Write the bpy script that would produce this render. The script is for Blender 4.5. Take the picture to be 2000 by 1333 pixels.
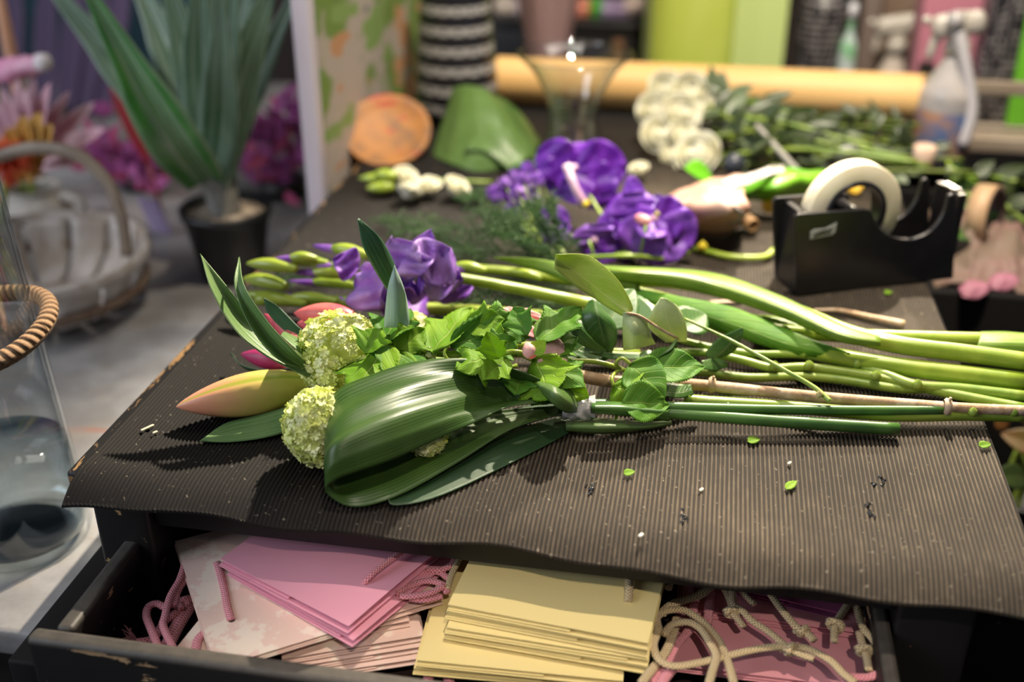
import bpy, math, random
from mathutils import Vector as V, Matrix, noise as mnoise

for o in list(bpy.data.objects): bpy.data.objects.remove(o, do_unlink=True)
scene = bpy.context.scene
COL = scene.collection
random.seed(7)

# ------------------------------------------------------------------ camera, world, light, exposure
F_PX, PITCH, YAW, CAMZ = 2180.0, math.radians(27.5), math.radians(10.2), 1.255
cam_d = bpy.data.cameras.new('camera'); cam = bpy.data.objects.new('camera', cam_d); COL.objects.link(cam)
cam_d.sensor_width = 36.0; cam_d.lens = F_PX / 2000 * 36
cam.location = (0, 0, CAMZ); cam.rotation_euler = (math.pi / 2 - PITCH, 0, YAW)
cam_d.clip_start = .02
cam_d.dof.use_dof = True; cam_d.dof.focus_distance = .865; cam_d.dof.aperture_fstop = 2.35
scene.camera = cam
scene.view_settings.view_transform = 'Standard'; scene.view_settings.look = 'None'
scene.view_settings.gamma = 1; scene.view_settings.use_curve_mapping = False
scene.view_settings.exposure = 0.0
world = bpy.data.worlds.new('world'); scene.world = world; world.use_nodes = True
world.node_tree.nodes['Background'].inputs[0].default_value = (.80, .82, .9, 1)
world.node_tree.nodes['Background'].inputs[1].default_value = .14

def spot(name, loc, aim, power, size, blend, col, radius):
    d = bpy.data.lights.new(name, 'SPOT'); o = bpy.data.objects.new(name, d); COL.objects.link(o)
    d.energy = power; d.spot_size = math.radians(size); d.spot_blend = blend; d.color = col; d.shadow_soft_size = radius
    o.location = loc; o.rotation_euler = (V(aim) - V(loc)).to_track_quat('-Z', 'Y').to_euler(); return o
def area(name, loc, aim, power, sx, sy, col):
    d = bpy.data.lights.new(name, 'AREA'); o = bpy.data.objects.new(name, d); COL.objects.link(o)
    d.energy = power; d.shape = 'RECTANGLE'; d.size = sx; d.size_y = sy; d.color = col
    o.location = loc; o.rotation_euler = (V(aim) - V(loc)).to_track_quat('-Z', 'Y').to_euler(); return o
spot('track_spot', (.55, 2.70, 1.92), (.16, .78, .78), 215, 18, .7, (1, .84, .62), .022)
spot('track_spot', (.12, 1.95, 2.25), (-.10, .80, .80), 400, 38, .6, (1, .87, .68), .016)
spot('track_spot', (.22, -.42, 1.98), (-.02, .48, .70), 40, 25, .75, (1, .86, .70), .014)
spot('track_spot', (.10, .26, 2.30), (-.02, .48, .70), 64, 25, .75, (1, .86, .70), .014)
spot('track_spot', (.12, .85, 2.6), (.06, 1.62, .78), 270, 56, .9, (1, .88, .70), .04)
area('shop_window', (-2.6, -.6, 2.1), (-.7, 1.2, .6), 52, 1.8, 1.6, (.82, .89, 1))
area('ceiling_fill', (.2, 1.8, 3.0), (.1, 2.0, .6), 20, 1.8, 1.0, (1, .92, .80))  # added unseen warm flood from above, for highlights

# ------------------------------------------------------------------ pixel -> place on a plane of known height
_cp, _sp, _cy, _sy = math.cos(PITCH), math.sin(PITCH), math.cos(YAW), math.sin(YAW)
_FW, _RT, _UP = V((-_sy * _cp, _cy * _cp, -_sp)), V((_cy, _sy, 0)), V((-_sy * _sp, _cy * _sp, _cp))
CAMP = V((0, 0, CAMZ))
def ray(px, py): return _FW + _RT * ((px - 1000) / F_PX) - _UP * ((py - 666.5) / F_PX)
def P(px, py, z):
    d = ray(px, py); return CAMP + d * ((z - CAMZ) / d.z)
def Y(px, py, y):
    d = ray(px, py); return CAMP + d * (y / d.y)
MT = .780                      # height of the mat's top
def L(*pts): return [P(*p) for p in pts]

# ------------------------------------------------------------------ materials
def newmat(name):
    m = bpy.data.materials.new(name); m.use_nodes = True; nt = m.node_tree; nt.nodes.clear()
    out = nt.nodes.new('ShaderNodeOutputMaterial'); b = nt.nodes.new('ShaderNodeBsdfPrincipled')
    nt.links.new(b.outputs[0], out.inputs[0]); return m, nt, b, out
def setin(nt, sock, v):
    if hasattr(v, 'is_output') or isinstance(v, bpy.types.NodeSocket): nt.links.new(v, sock)
    elif isinstance(v, tuple) and len(v) == 3 and sock.type == 'RGBA': sock.default_value = (*v, 1)
    else: sock.default_value = v
def M(nt, op, a, b=0.0, c=0.0, clamp=False):
    n = nt.nodes.new('ShaderNodeMath'); n.operation = op; n.use_clamp = clamp
    setin(nt, n.inputs[0], a); setin(nt, n.inputs[1], b); setin(nt, n.inputs[2], c); return n.outputs[0]
def smooth(nt, x, lo, hi):
    n = nt.nodes.new('ShaderNodeMapRange'); n.interpolation_type = 'SMOOTHSTEP'
    setin(nt, n.inputs[0], x); n.inputs[1].default_value = lo; n.inputs[2].default_value = hi; return n.outputs[0]
def mix(nt, f, a, b):
    n = nt.nodes.new('ShaderNodeMix'); n.data_type = 'RGBA'
    setin(nt, n.inputs[0], f); setin(nt, n.inputs[6], a); setin(nt, n.inputs[7], b); return n.outputs[2]
def coords(nt, kind='Object'): return nt.nodes.new('ShaderNodeTexCoord').outputs[kind]
def noise(nt, vec, scale, detail=3, rough=.55, sc3=None):
    if sc3:
        mp = nt.nodes.new('ShaderNodeMapping'); nt.links.new(vec, mp.inputs[0]); mp.inputs[3].default_value = sc3; vec = mp.outputs[0]
    n = nt.nodes.new('ShaderNodeTexNoise'); n.inputs['Scale'].default_value = scale; n.inputs['Detail'].default_value = detail
    n.inputs['Roughness'].default_value = rough; nt.links.new(vec, n.inputs['Vector']); return n.outputs['Fac']
def bump(nt, b, h, strength=.3, dist=.001):
    n = nt.nodes.new('ShaderNodeBump'); n.inputs['Strength'].default_value = strength; n.inputs['Distance'].default_value = dist
    nt.links.new(h, n.inputs['Height']); nt.links.new(n.outputs[0], b.inputs['Normal'])
def uvxy(nt):
    s = nt.nodes.new('ShaderNodeSeparateXYZ'); nt.links.new(coords(nt, 'UV'), s.inputs[0]); return s.outputs[0], s.outputs[1]
def translucent(nt, b, out, col, amt):
    t = nt.nodes.new('ShaderNodeBsdfTranslucent'); setin(nt, t.inputs[0], col)
    mx = nt.nodes.new('ShaderNodeMixShader'); mx.inputs[0].default_value = amt
    nt.links.new(b.outputs[0], mx.inputs[1]); nt.links.new(t.outputs[0], mx.inputs[2]); nt.links.new(mx.outputs[0], out.inputs[0])

def mat(name, c, rough=.5, c2=None, scale=30, sc3=None, lo=.4, hi=.62, bmp=0, bscale=None, metal=0, spec=.5, transl=0, coat=0, sheen=0):
    m, nt, b, out = newmat(name); col = c
    if c2:
        f = smooth(nt, noise(nt, coords(nt), scale, 4, .6, sc3), lo, hi); col = mix(nt, f, c, c2)
    setin(nt, b.inputs['Base Color'], col); b.inputs['Roughness'].default_value = rough; b.inputs['Metallic'].default_value = metal
    b.inputs['Specular IOR Level'].default_value = spec; b.inputs['Coat Weight'].default_value = coat; b.inputs['Sheen Weight'].default_value = sheen
    if bmp: bump(nt, b, noise(nt, coords(nt), bscale or scale * 4, 4, .6, sc3), bmp, .002)
    if transl: translucent(nt, b, out, col, transl)
    return m
def leafmat(name, c, c2, vein, mode='pinnate', n=9, rough=.4, transl=.3, veinw=.10, slant=1.3, tcol=None, spec=.5, bmp=.35, mid=.02):
    """leaf with its veins: uv.x runs across, uv.y along"""
    m, nt, b, out = newmat(name); u, v = uvxy(nt)
    a = M(nt, 'ABSOLUTE', M(nt, 'SUBTRACT', u, .5))
    nz = noise(nt, coords(nt), 26, 4, .6)
    col = mix(nt, smooth(nt, nz, .35, .68), c, c2)
    midm = M(nt, 'SUBTRACT', 1.0, smooth(nt, a, mid * .4, mid))
    if mode == 'pinnate':
        w = M(nt, 'FRACT', M(nt, 'SUBTRACT', M(nt, 'MULTIPLY', v, n), M(nt, 'MULTIPLY', a, n * slant * .5)))
        tri = M(nt, 'ABSOLUTE', M(nt, 'SUBTRACT', w, .5))
        vm = smooth(nt, tri, .5 - veinw, .5)
    else:
        w = M(nt, 'FRACT', M(nt, 'MULTIPLY', u, n)); tri = M(nt, 'ABSOLUTE', M(nt, 'SUBTRACT', w, .5))
        vm = smooth(nt, tri, .5 - veinw * 2, .5)
    vm2 = M(nt, 'MAXIMUM', midm, M(nt, 'MULTIPLY', vm, .55))
    col = mix(nt, vm2, col, vein)
    setin(nt, b.inputs['Base Color'], col); b.inputs['Roughness'].default_value = rough; b.inputs['Specular IOR Level'].default_value = spec
    bump(nt, b, M(nt, 'SUBTRACT', M(nt, 'MULTIPLY', nz, .3), vm2), bmp, .0012)
    if transl: translucent(nt, b, out, mix(nt, vm2, tcol or c2, vein), transl)
    return m
def cordmat(name, c, c2, rough=.45):
    m, nt, b, out = newmat(name); u, v = uvxy(nt)          # u: turns, v: metres
    s1 = M(nt, 'SINE', M(nt, 'ADD', M(nt, 'MULTIPLY', u, 37.7), M(nt, 'MULTIPLY', v, 2400)))
    s2 = M(nt, 'SINE', M(nt, 'SUBTRACT', M(nt, 'MULTIPLY', u, 37.7), M(nt, 'MULTIPLY', v, 2400)))
    h = M(nt, 'MAXIMUM', s1, s2)
    col = mix(nt, smooth(nt, h, -.35, .8), c2, c)
    setin(nt, b.inputs['Base Color'], col); b.inputs['Roughness'].default_value = rough; b.inputs['Sheen Weight'].default_value = .2
    bump(nt, b, h, .6, .0008); return m
def glassmat(name, col=(1, 1, 1), rough=.02, edge=(.62, .68, .70), f0=.05):
    """thin clear wall: what is behind shows through, reflections and tint grow towards the edges"""
    m, nt, b, out = newmat(name); nt.nodes.remove(b)
    lw = nt.nodes.new('ShaderNodeLayerWeight'); lw.inputs[0].default_value = .5; fc = lw.outputs['Facing']
    tr = nt.nodes.new('ShaderNodeBsdfTransparent'); setin(nt, tr.inputs[0], mix(nt, M(nt, 'POWER', fc, 3.0), col, edge))
    gl = nt.nodes.new('ShaderNodeBsdfGlossy'); gl.inputs['Roughness'].default_value = rough
    mx = nt.nodes.new('ShaderNodeMixShader'); setin(nt, mx.inputs[0], M(nt, 'ADD', M(nt, 'MULTIPLY', M(nt, 'POWER', fc, 4.0), .75), f0))
    nt.links.new(tr.outputs[0], mx.inputs[1]); nt.links.new(gl.outputs[0], mx.inputs[2]); nt.links.new(mx.outputs[0], out.inputs[0])
    return m

# ------------------------------------------------------------------ mesh builder
def cr(pts, n):
    """Catmull-Rom through pts (Vectors or floats), n samples"""
    k = len(pts)
    if k == 2: return [pts[0] * (1 - i / (n - 1)) + pts[1] * (i / (n - 1)) for i in range(n)]
    out = []
    for i in range(n):
        t = i / (n - 1) * (k - 1); j = min(int(t), k - 2); f = t - j
        p1, p2 = pts[j], pts[j + 1]; p0 = pts[j - 1] if j else p1 * 2 - p2; p3 = pts[j + 2] if j + 2 < k else p2 * 2 - p1
        out.append((p1 * 2 + (p2 - p0) * f + (p0 * 2 - p1 * 5 + p2 * 4 - p3) * f * f + (p1 * 3 - p0 - p2 * 3 + p3) * f ** 3) * .5)
    return out
class MB:
    def __init__(s): s.v, s.f, s.uv, s.mi = [], [], [], []
    def grid(s, rows, closed=False, mi=0, uvs=None, flip=False):
        b = len(s.v); n = len(rows[0]); k = len(rows)
        for i, r in enumerate(rows):
            for j, p in enumerate(r):
                s.v.append(V(p)); s.uv.append(uvs[i][j] if uvs else (j / max(1, n - (0 if closed else 1)), i / max(1, k - 1)))
        for i in range(k - 1):
            for j in range(n if closed else n - 1):
                q = [b + i * n + j, b + i * n + (j + 1) % n, b + (i + 1) * n + (j + 1) % n, b + (i + 1) * n + j]
                s.f.append(q[::-1] if flip else q); s.mi.append(mi)
        return b
    def cap(s, idx, mi=0, c=None):
        if c is None: s.f.append(list(idx)); s.mi.append(mi)
    def tube(s, path, r, n=8, mi=0, caps=True, flat=1.0, upv=None, tipmi=None):
        """tube along path; r number or list; flat squeezes it along up"""
        k = len(path); rs = r if isinstance(r, (list, tuple)) else [r] * k
        t0 = (path[1] - path[0]).normalized(); up = V(upv) if upv else V((0, 0, 1))
        if abs(t0.dot(up)) > .95: up = V((1, 0, 0))
        rows, uvs, d = [], [], 0
        for i, p in enumerate(path):
            t = (path[min(i + 1, k - 1)] - path[max(i - 1, 0)]).normalized()
            sd = t.cross(up)
            if sd.length < 1e-5: sd = t.orthogonal()
            sd.normalize(); u = sd.cross(t).normalized(); up = u if not upv else up
            if i: d += (path[i] - path[i - 1]).length
            rows.append([p + (sd * math.cos(a) + u * (math.sin(a) * flat)) * rs[i] for a in [2 * math.pi * j / n for j in range(n)]])
            uvs.append([(j / n, d) for j in range(n)])
        b = s.grid(rows, True, mi, uvs)
        if caps:
            s.cap([b + j for j in range(n)][::-1], mi); s.cap([b + (k - 1) * n + j for j in range(n)], mi if tipmi is None else tipmi)
    def lathe(s, prof, o=(0, 0, 0), n=32, mi=0, axis=None, uvs=None):
        o = V(o)
        if axis: q = V((0, 0, 1)).rotation_difference(V(axis)).to_matrix()
        else: q = Matrix.Identity(3)
        rows = [[o + q @ V((r * math.cos(2 * math.pi * j / n), r * math.sin(2 * math.pi * j / n), z)) for j in range(n)] for r, z in prof]
        s.grid(rows, True, mi)
    def box(s, lo, hi, mi=0, bev=0):
        c = [(lo[i] + hi[i]) / 2 for i in range(3)]; h = [(hi[i] - lo[i]) / 2 for i in range(3)]
        s.obox(c, V((1, 0, 0)), V((0, 1, 0)), V((0, 0, 1)), h, mi, bev)
    def obox(s, c, ax, ay, az, h, mi=0, bev=0):
        c = V(c)
        if not bev:
            b = len(s.v)
            for x in (-1, 1):
                for y in (-1, 1):
                    for z in (-1, 1): s.v.append(c + ax * (x * h[0]) + ay * (y * h[1]) + az * (z * h[2])); s.uv.append(((x + 1) / 2, (y + 1) / 2))
            for q in ((0, 1, 3, 2), (4, 6, 7, 5), (0, 4, 5, 1), (2, 3, 7, 6), (0, 2, 6, 4), (1, 5, 7, 3)): s.f.append([b + i for i in q]); s.mi.append(mi)
            return
        # rounded: rings of a rounded rectangle stacked in z
        bev = min(bev, min(h) * .98); rows = []
        def ring(inset, z):
            r = []
            for cx, cy, a0 in ((1, 1, 0), (-1, 1, 90), (-1, -1, 180), (1, -1, 270)):
                for k in range(4):
                    a = math.radians(a0 + k * 30); rr = bev - inset
                    r.append(c + ax * (cx * (h[0] - bev) + rr * math.cos(a)) + ay * (cy * (h[1] - bev) + rr * math.sin(a)) + az * z)
            return r
        for z, i in ((-h[2], bev), (-h[2] + .13 * bev, bev * .5), (-h[2] + bev * .5, bev * .13), (-h[2] + bev, 0), (h[2] - bev, 0), (h[2] - bev * .5, bev * .13), (h[2] - .13 * bev, bev * .5), (h[2], bev)):
            rows.append(ring(i, z))
        b = s.grid(rows, True, mi); n = 16
        s.cap([b + j for j in range(n)][::-1], mi); s.cap([b + 7 * n + j for j in range(n)], mi)
    def build(s, name, mats, parent=None, smooth=True, org=None, solid=0):
        me = bpy.data.meshes.new(name); o0 = V(org) if org is not None else (parent_loc(parent) if parent else V((0, 0, 0)))
        me.from_pydata([v - o0 for v in s.v], [], s.f)
        if not isinstance(mats, (list, tuple)): mats = [mats]
        for m in mats: me.materials.append(m)
        uvl = me.uv_layers.new(name='uv')
        li = [0] * len(me.loops); me.loops.foreach_get('vertex_index', li)
        uvl.data.foreach_set('uv', [c for i in li for c in s.uv[i]])
        me.polygons.foreach_set('material_index', s.mi)
        me.polygons.foreach_set('use_smooth', [smooth] * len(me.polygons)); me.update()
        o = bpy.data.objects.new(name, me); COL.objects.link(o)
        if parent: o.parent = parent
        elif org is not None: o.location = org
        if solid:
            md = o.modifiers.new('thickness', 'SOLIDIFY'); md.thickness = solid; md.offset = 0
        return o
def parent_loc(p):
    l = V((0, 0, 0))
    while p: l += p.location; p = p.parent
    return l
def tag(o, label=None, cat=None, group=None, kind=None):
    if label: o['label'] = label
    if cat: o['category'] = cat
    if group: o['group'] = group
    if kind: o['kind'] = kind
    return o
def thing(name, loc, label, cat, group=None):
    o = bpy.data.objects.new(name, None); o.empty_display_size = .02; o.location = loc; COL.objects.link(o); return tag(o, label, cat, group)
def struct(name, mb, m, smooth=False): return tag(mb.build(name, m, smooth=smooth), kind='structure')
def rnd(a, b): return random.uniform(a, b)

# leaf between edges: edges = list of polylines (each list of Vectors) from one side to the other
def skin(mb, edges, n=28, m=10, mi=0, wav=0, wseed=0, ridge=0, nr=0):
    cols = [cr(e, n) for e in edges]; rows = []
    for i in range(n):
        r = cr([c[i] for c in cols], m)
        if wav:
            for j in range(m):
                q = r[j] * 40; r[j] = r[j] + V((0, 0, wav * mnoise.noise((q.x + wseed, q.y, q.z))))
        if ridge:
            for j in range(m): r[j] = r[j] + V((0, 0, ridge * math.cos(j / (m - 1) * 2 * math.pi * nr) * math.sin(math.pi * i / (n - 1))))
        rows.append(r)
    mb.grid(rows, False, mi)
def leaf(mb, base, tip, width, up=(0, 0, 1), droop=0., cup=0., shape='ovate', n=18, m=9, serr=0., lobes=0, twist=0., wav=0., mi=0, seed=0, mids=None):
    """leaf blade base->tip; up = face normal hint; droop bends it away from up, cup folds the halves up"""
    base, tip, up = V(base), V(tip), V(up).normalized(); ax = tip - base; ln = ax.length; t = ax.normalized()
    path = cr([base] + [V(q) for q in mids] + [tip], n) if mids else None
    sd0 = t.cross(up).normalized(); up0 = sd0.cross(t).normalized(); rng = random.Random(seed); ph = rng.uniform(0, 6)
    rows = []
    for i in range(n):
        f = i / (n - 1)
        c = path[i] if path else base + ax * f - up0 * (droop * ln * (f * f)) + up0 * (droop * ln * .25 * f)
        if shape == 'ovate': w = math.sin(math.pi * min(1, f ** .72 * 1.0)) ** .8 * (1 - .15 * f)
        elif shape == 'blade': w = min(1, (1 - f) * 2.6) ** .8 * (.75 + .25 * math.sin(math.pi * min(1, f * 1.4))) if f < 1 else 0
        elif shape == 'lance': w = math.sin(math.pi * (f * .94 + .06)) ** .7 if f < 1 else 0
        elif shape == 'petal': w = math.sin(math.pi * min(1, .08 + f * .9)) ** .55
        elif shape == 'maple':
            tb = ((0, .02), (.04, .26), (.12, .40), (.24, .46), (.36, .56), (.46, .66), (.52, .62), (.58, .40), (.64, .36), (.72, .37), (.80, .30), (.90, .16), (1, 0))
            for q0, q1 in zip(tb, tb[1:]):
                if q0[0] <= f <= q1[0]: w = q0[1] + (q1[1] - q0[1]) * (f - q0[0]) / (q1[0] - q0[0]); break
            w *= 1.5
        elif shape == 'heart': w = (min(1, f * 6) ** .5) * (1 - f) ** .55 * 1.05
        else: w = 1
        if lobes:
            w *= (1 + .30 * math.cos((f - .28) * 2 * math.pi * lobes)) * (min(1, f * 9) ** .5)
            w += .0
        w = max(w, .0) * width * .5
        a = twist * f; sd = sd0 * math.cos(a) + up0 * math.sin(a); u = up0 * math.cos(a) - sd0 * math.sin(a)
        r = []
        for j in range(m):
            s = j / (m - 1) * 2 - 1; e = abs(s)
            ww = w * s
            if serr and e > .8: ww *= 1 + serr * ((i + (j > m / 2)) % 2) * (1 if f < .97 else 0)
            fw = (t * (ln * .16 * e * e * math.sin(math.pi * min(1, f * 1.5)))) if shape == 'maple' else V((0, 0, 0))
            r.append(c + sd * ww + u * (cup * abs(ww)) + fw + u * (wav * width * (math.sin(f * 9 + ph + s * 1.7) * e + .5 * math.sin(f * 15 - ph + s * 5))))
        rows.append(r)
    mb.grid(rows, False, mi)

# ------------------------------------------------------------------ palette
RIBS = 207 + .2 / 5            # ribs across the mat, for its uv
def rubber():
    m, nt, b, out = newmat('ribbed_rubber'); c = coords(nt)
    dust = smooth(nt, noise(nt, c, 5, 5, .65), .42, .70); fine = smooth(nt, noise(nt, c, 160, 2, .6, (1, .25, 1)), .45, .75)
    spots = smooth(nt, noise(nt, c, 300, 1, .5), .72, .76)
    sep = nt.nodes.new('ShaderNodeSeparateXYZ'); nt.links.new(c, sep.inputs[0])      # black at the left, browner towards the right, ragged edge
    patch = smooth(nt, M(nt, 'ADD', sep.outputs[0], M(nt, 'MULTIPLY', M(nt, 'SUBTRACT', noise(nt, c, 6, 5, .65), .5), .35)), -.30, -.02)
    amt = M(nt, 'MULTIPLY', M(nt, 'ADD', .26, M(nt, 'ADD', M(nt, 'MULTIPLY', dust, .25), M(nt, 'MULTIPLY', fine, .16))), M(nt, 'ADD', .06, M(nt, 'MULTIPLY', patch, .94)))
    u, v = uvxy(nt); ph = M(nt, 'FRACT', M(nt, 'MULTIPLY', u, RIBS))          # position across one rib: lit crest and dark groove put into the colour
    crest = M(nt, 'SUBTRACT', 1.0, smooth(nt, M(nt, 'ABSOLUTE', M(nt, 'SUBTRACT', ph, .5)), .10, .36))
    amt = M(nt, 'MULTIPLY', amt, M(nt, 'ADD', .16, M(nt, 'MULTIPLY', crest, 1.25)))
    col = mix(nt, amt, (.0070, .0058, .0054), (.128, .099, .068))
    col = mix(nt, M(nt, 'MULTIPLY', spots, .5), col, (.30, .26, .2))
    setin(nt, b.inputs['Base Color'], col); b.inputs['Roughness'].default_value = .75; b.inputs['Specular IOR Level'].default_value = .22
    bump(nt, b, noise(nt, c, 420, 3, .6), .25, .0006); return m
def blackwood(name, wear=.5, y0=None):
    m, nt, b, out = newmat(name); c = coords(nt)
    g = noise(nt, c, 34, 5, .65, (1, .18, 1)); e = nt.nodes.new('ShaderNodeNewGeometry')
    chip = smooth(nt, g, .62 + (1 - wear) * .12, .66 + (1 - wear) * .12)
    col = mix(nt, chip, (.012, .011, .011), (.42, .25, .11))
    setin(nt, b.inputs['Base Color'], col); setin(nt, b.inputs['Roughness'], M(nt, 'ADD', M(nt, 'MULTIPLY', chip, .35), .42)); b.inputs['Specular IOR Level'].default_value = .35
    bump(nt, b, noise(nt, c, 60, 4, .6, (1, .3, 1)), .25, .001); return m
def toptable():
    m, nt, b, out = newmat('tabletop_paint'); c = coords(nt); sp = nt.nodes.new('ShaderNodeSeparateXYZ'); nt.links.new(c, sp.inputs[0])
    # object space: the table's origin is at x -.11, y .64; paint is rubbed off along the left and front rims only
    ex = M(nt, 'SUBTRACT', 1.0, smooth(nt, sp.outputs[0], -.343, -.333)); ey = M(nt, 'SUBTRACT', 1.0, smooth(nt, sp.outputs[1], -.006, .004))
    g = noise(nt, c, 85, 5, .7, (1, .22, 1)); e = M(nt, 'MAXIMUM', ex, M(nt, 'MULTIPLY', ey, .8))
    chip = smooth(nt, M(nt, 'ADD', g, M(nt, 'MULTIPLY', e, .19)), .735, .76)
    setin(nt, b.inputs['Base Color'], mix(nt, chip, (.011, .010, .010), mix(nt, noise(nt, c, 120, 2), (.16, .085, .035), (.42, .25, .11)))); b.inputs['Roughness'].default_value = .55; b.inputs['Specular IOR Level'].default_value = .3
    bump(nt, b, chip, .3, .001); return m
def scuffed():
    m, nt, b, out = newmat('drawer_paint'); c = coords(nt); sp = nt.nodes.new('ShaderNodeSeparateXYZ'); nt.links.new(c, sp.inputs[0])
    rim = smooth(nt, sp.outputs[2], DRZ - .006, DRZ - .002); sc = noise(nt, c, 34, 4, .6, (.2, 1, 2.6)); n2 = noise(nt, c, 90, 4, .6)
    lo = M(nt, 'MULTIPLY', smooth(nt, M(nt, 'ADD', sc, M(nt, 'MULTIPLY', n2, .25)), .755, .77), M(nt, 'SUBTRACT', 1.0, rim))
    col = mix(nt, M(nt, 'MULTIPLY', rim, M(nt, 'ADD', .35, n2)), (.011, .010, .010), (.075, .066, .056)); col = mix(nt, lo, col, (.40, .26, .14))
    setin(nt, b.inputs['Base Color'], col); b.inputs['Roughness'].default_value = .5; b.inputs['Specular IOR Level'].default_value = .35
    bump(nt, b, n2, .3, .001); return m
DRZ = .712
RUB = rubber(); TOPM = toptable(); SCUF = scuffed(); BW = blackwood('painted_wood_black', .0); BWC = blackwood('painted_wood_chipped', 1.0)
BLK = mat('black_paint', (.010, .009, .009), .45, (.018, .016, .015), 20)
BROWNBLK = mat('dark_interior', (.016, .008, .007), .7, (.03, .014, .012), 12)
G_ASP = leafmat('aspidistra_green', (.022, .068, .009), (.038, .096, .014), (.085, .13, .035), 'parallel', 34, .40, .10, .16, tcol=(.05, .18, .01), bmp=.13, mid=.012)
G_ASPD = leafmat('aspidistra_underside_shaded', (.012, .045, .015), (.018, .06, .02), (.04, .08, .026), 'parallel', 30, .42, .12, .14, mid=.012)  # underside green darkened: shade inside the fold put into the colour
G_FOLD = leafmat('folded_leaf_green', (.075, .15, .03), (.10, .19, .045), (.16, .24, .09), 'parallel', 26, .32, .15, .16, mid=.012)
G_STALK = mat('stalk_dark_green', (.035, .10, .018), .32, (.07, .17, .03), 14, (1, 1, 1))
G_STEM = mat('stem_lime', (.21, .31, .025), .32, (.32, .41, .045), 18, coat=.2)
G_THIN = mat('stem_olive', (.16, .27, .03), .36, (.26, .36, .05), 25)
G_GLAD = leafmat('gladiolus_blade', (.13, .25, .022), (.21, .34, .04), (.30, .42, .07), 'parallel', 12, .34, .22, .18, mid=.05)
G_VIB = leafmat('viburnum_leaf', (.15, .33, .015), (.26, .45, .025), (.38, .52, .10), 'pinnate', 7, .60, .38, .09, 1.2, tcol=(.42, .66, .02), spec=.28, bmp=.6)
G_VIBD = leafmat('viburnum_leaf_dark', (.06, .20, .015), (.12, .28, .02), (.25, .40, .07), 'pinnate', 7, .58, .25, .09, 1.2, tcol=(.25, .5, .02), spec=.28, bmp=.6)
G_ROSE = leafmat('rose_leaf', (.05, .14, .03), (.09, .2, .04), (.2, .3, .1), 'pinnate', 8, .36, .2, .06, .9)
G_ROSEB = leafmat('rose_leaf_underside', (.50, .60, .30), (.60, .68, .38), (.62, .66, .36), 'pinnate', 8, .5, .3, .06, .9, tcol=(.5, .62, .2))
G_ROSEY = leafmat('rose_leaf_sunlit', (.36, .48, .07), (.50, .58, .14), (.62, .64, .24), 'pinnate', 9, .40, .3, .05, .8, tcol=(.45, .6, .05))  # lit copy of the rose leaf, brightness put into its colour
G_LILY = leafmat('lily_leaf', (.13, .26, .08), (.20, .33, .11), (.27, .40, .16), 'parallel', 7, .38, .25, .16)
G_LILYD = leafmat('lily_leaf_dark', (.03, .10, .045), (.05, .14, .06), (.08, .18, .08), 'parallel', 7, .4, .15, .14)
PALEBLADE = leafmat('pale_blade', (.35, .50, .42), (.45, .60, .52), (.5, .63, .5), 'parallel', 9, .35, .2, .1)
G_OLIVE = mat('stem_dull_olive', (.10, .15, .02), .4, (.16, .21, .03), 20)
GREYG = leafmat('grey_green_leaf', (.085, .12, .055), (.13, .17, .085), (.17, .21, .12), 'pinnate', 7, .4, .15); DKG = leafmat('deep_green_leaf', (.020, .036, .006), (.034, .056, .010), (.07, .09, .025), 'pinnate', 7, .35, .15)
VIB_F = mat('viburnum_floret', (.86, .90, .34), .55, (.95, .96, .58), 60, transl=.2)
VIB_F2 = mat('viburnum_floret_deep', (.70, .79, .18), .55, (.82, .88, .32), 60, transl=.2)  # deeper green tone for some florets at random and the head core
PINKP = mat('pink_petal', (.80, .22, .20), .42, (.62, .08, .14), 30, transl=.2)
MAGP = mat('magenta_petal', (.42, .03, .14), .42, (.55, .08, .2), 30, transl=.15)
BLUSH = mat('blush_petal', (.86, .52, .48), .5, (.75, .30, .32), 40, transl=.25)
GLADP = mat('gladiolus_petal', (.36, .17, .62), .5, (.56, .36, .78), 22, transl=.35)
GLADP2 = mat('gladiolus_petal_deep', (.24, .07, .52), .5, (.38, .16, .66), 26, transl=.3)
ORCH = mat('orchid_petal', (.085, .004, .28), .45, (.16, .02, .42), 45, transl=.15)
ORCH2 = mat('orchid_petal_light', (.18, .04, .46), .48, (.28, .10, .58), 35, transl=.18)
ORCHW = mat('orchid_lip', (.50, .30, .44), .5, (.58, .42, .5), 30)
YEL = mat('pollen_yellow', (.75, .6, .04), .5)
STAT = mat('statice_purple', (.17, .05, .38), .6, (.32, .15, .54), 60, transl=.2)
FERN = mat('fern_green', (.016, .055, .008), .55, (.03, .09, .014), 40, transl=.15)
WHITEP = mat('cream_petal', (.72, .69, .49), .5, (.80, .78, .66), 40, transl=.12)
TWIG = mat('dry_twig', (.42, .26, .14), .6, (.58, .42, .28), 60, (1, .2, 1), bmp=.4)
STRAW = mat('straw', (.62, .50, .22), .55)
print('materials ok')

# ------------------------------------------------------------------ the setting
b = MB(); b.box((-3.2, -1.2, -.05), (2.6, 4.2, 0)); struct('floor', b, mat('floor_dark', (.005, .0045, .004), .8, (.011, .009, .008), 6, spec=.1))
b = MB(); b.box((-1.135, 2.75, 0), (2.6, 2.83, 2.6)); struct('wall_back', b, mat('brown_wall', (.030, .018, .015), .7, (.055, .034, .028), 5, (1, 1, .2)))
b = MB(); b.box((-3.2, 2.75, 0), (-1.136, 2.83, 2.6)); struct('wall_left', b, mat('teal_wall', (.004, .035, .05), .6, (.008, .06, .085), 4))

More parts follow.
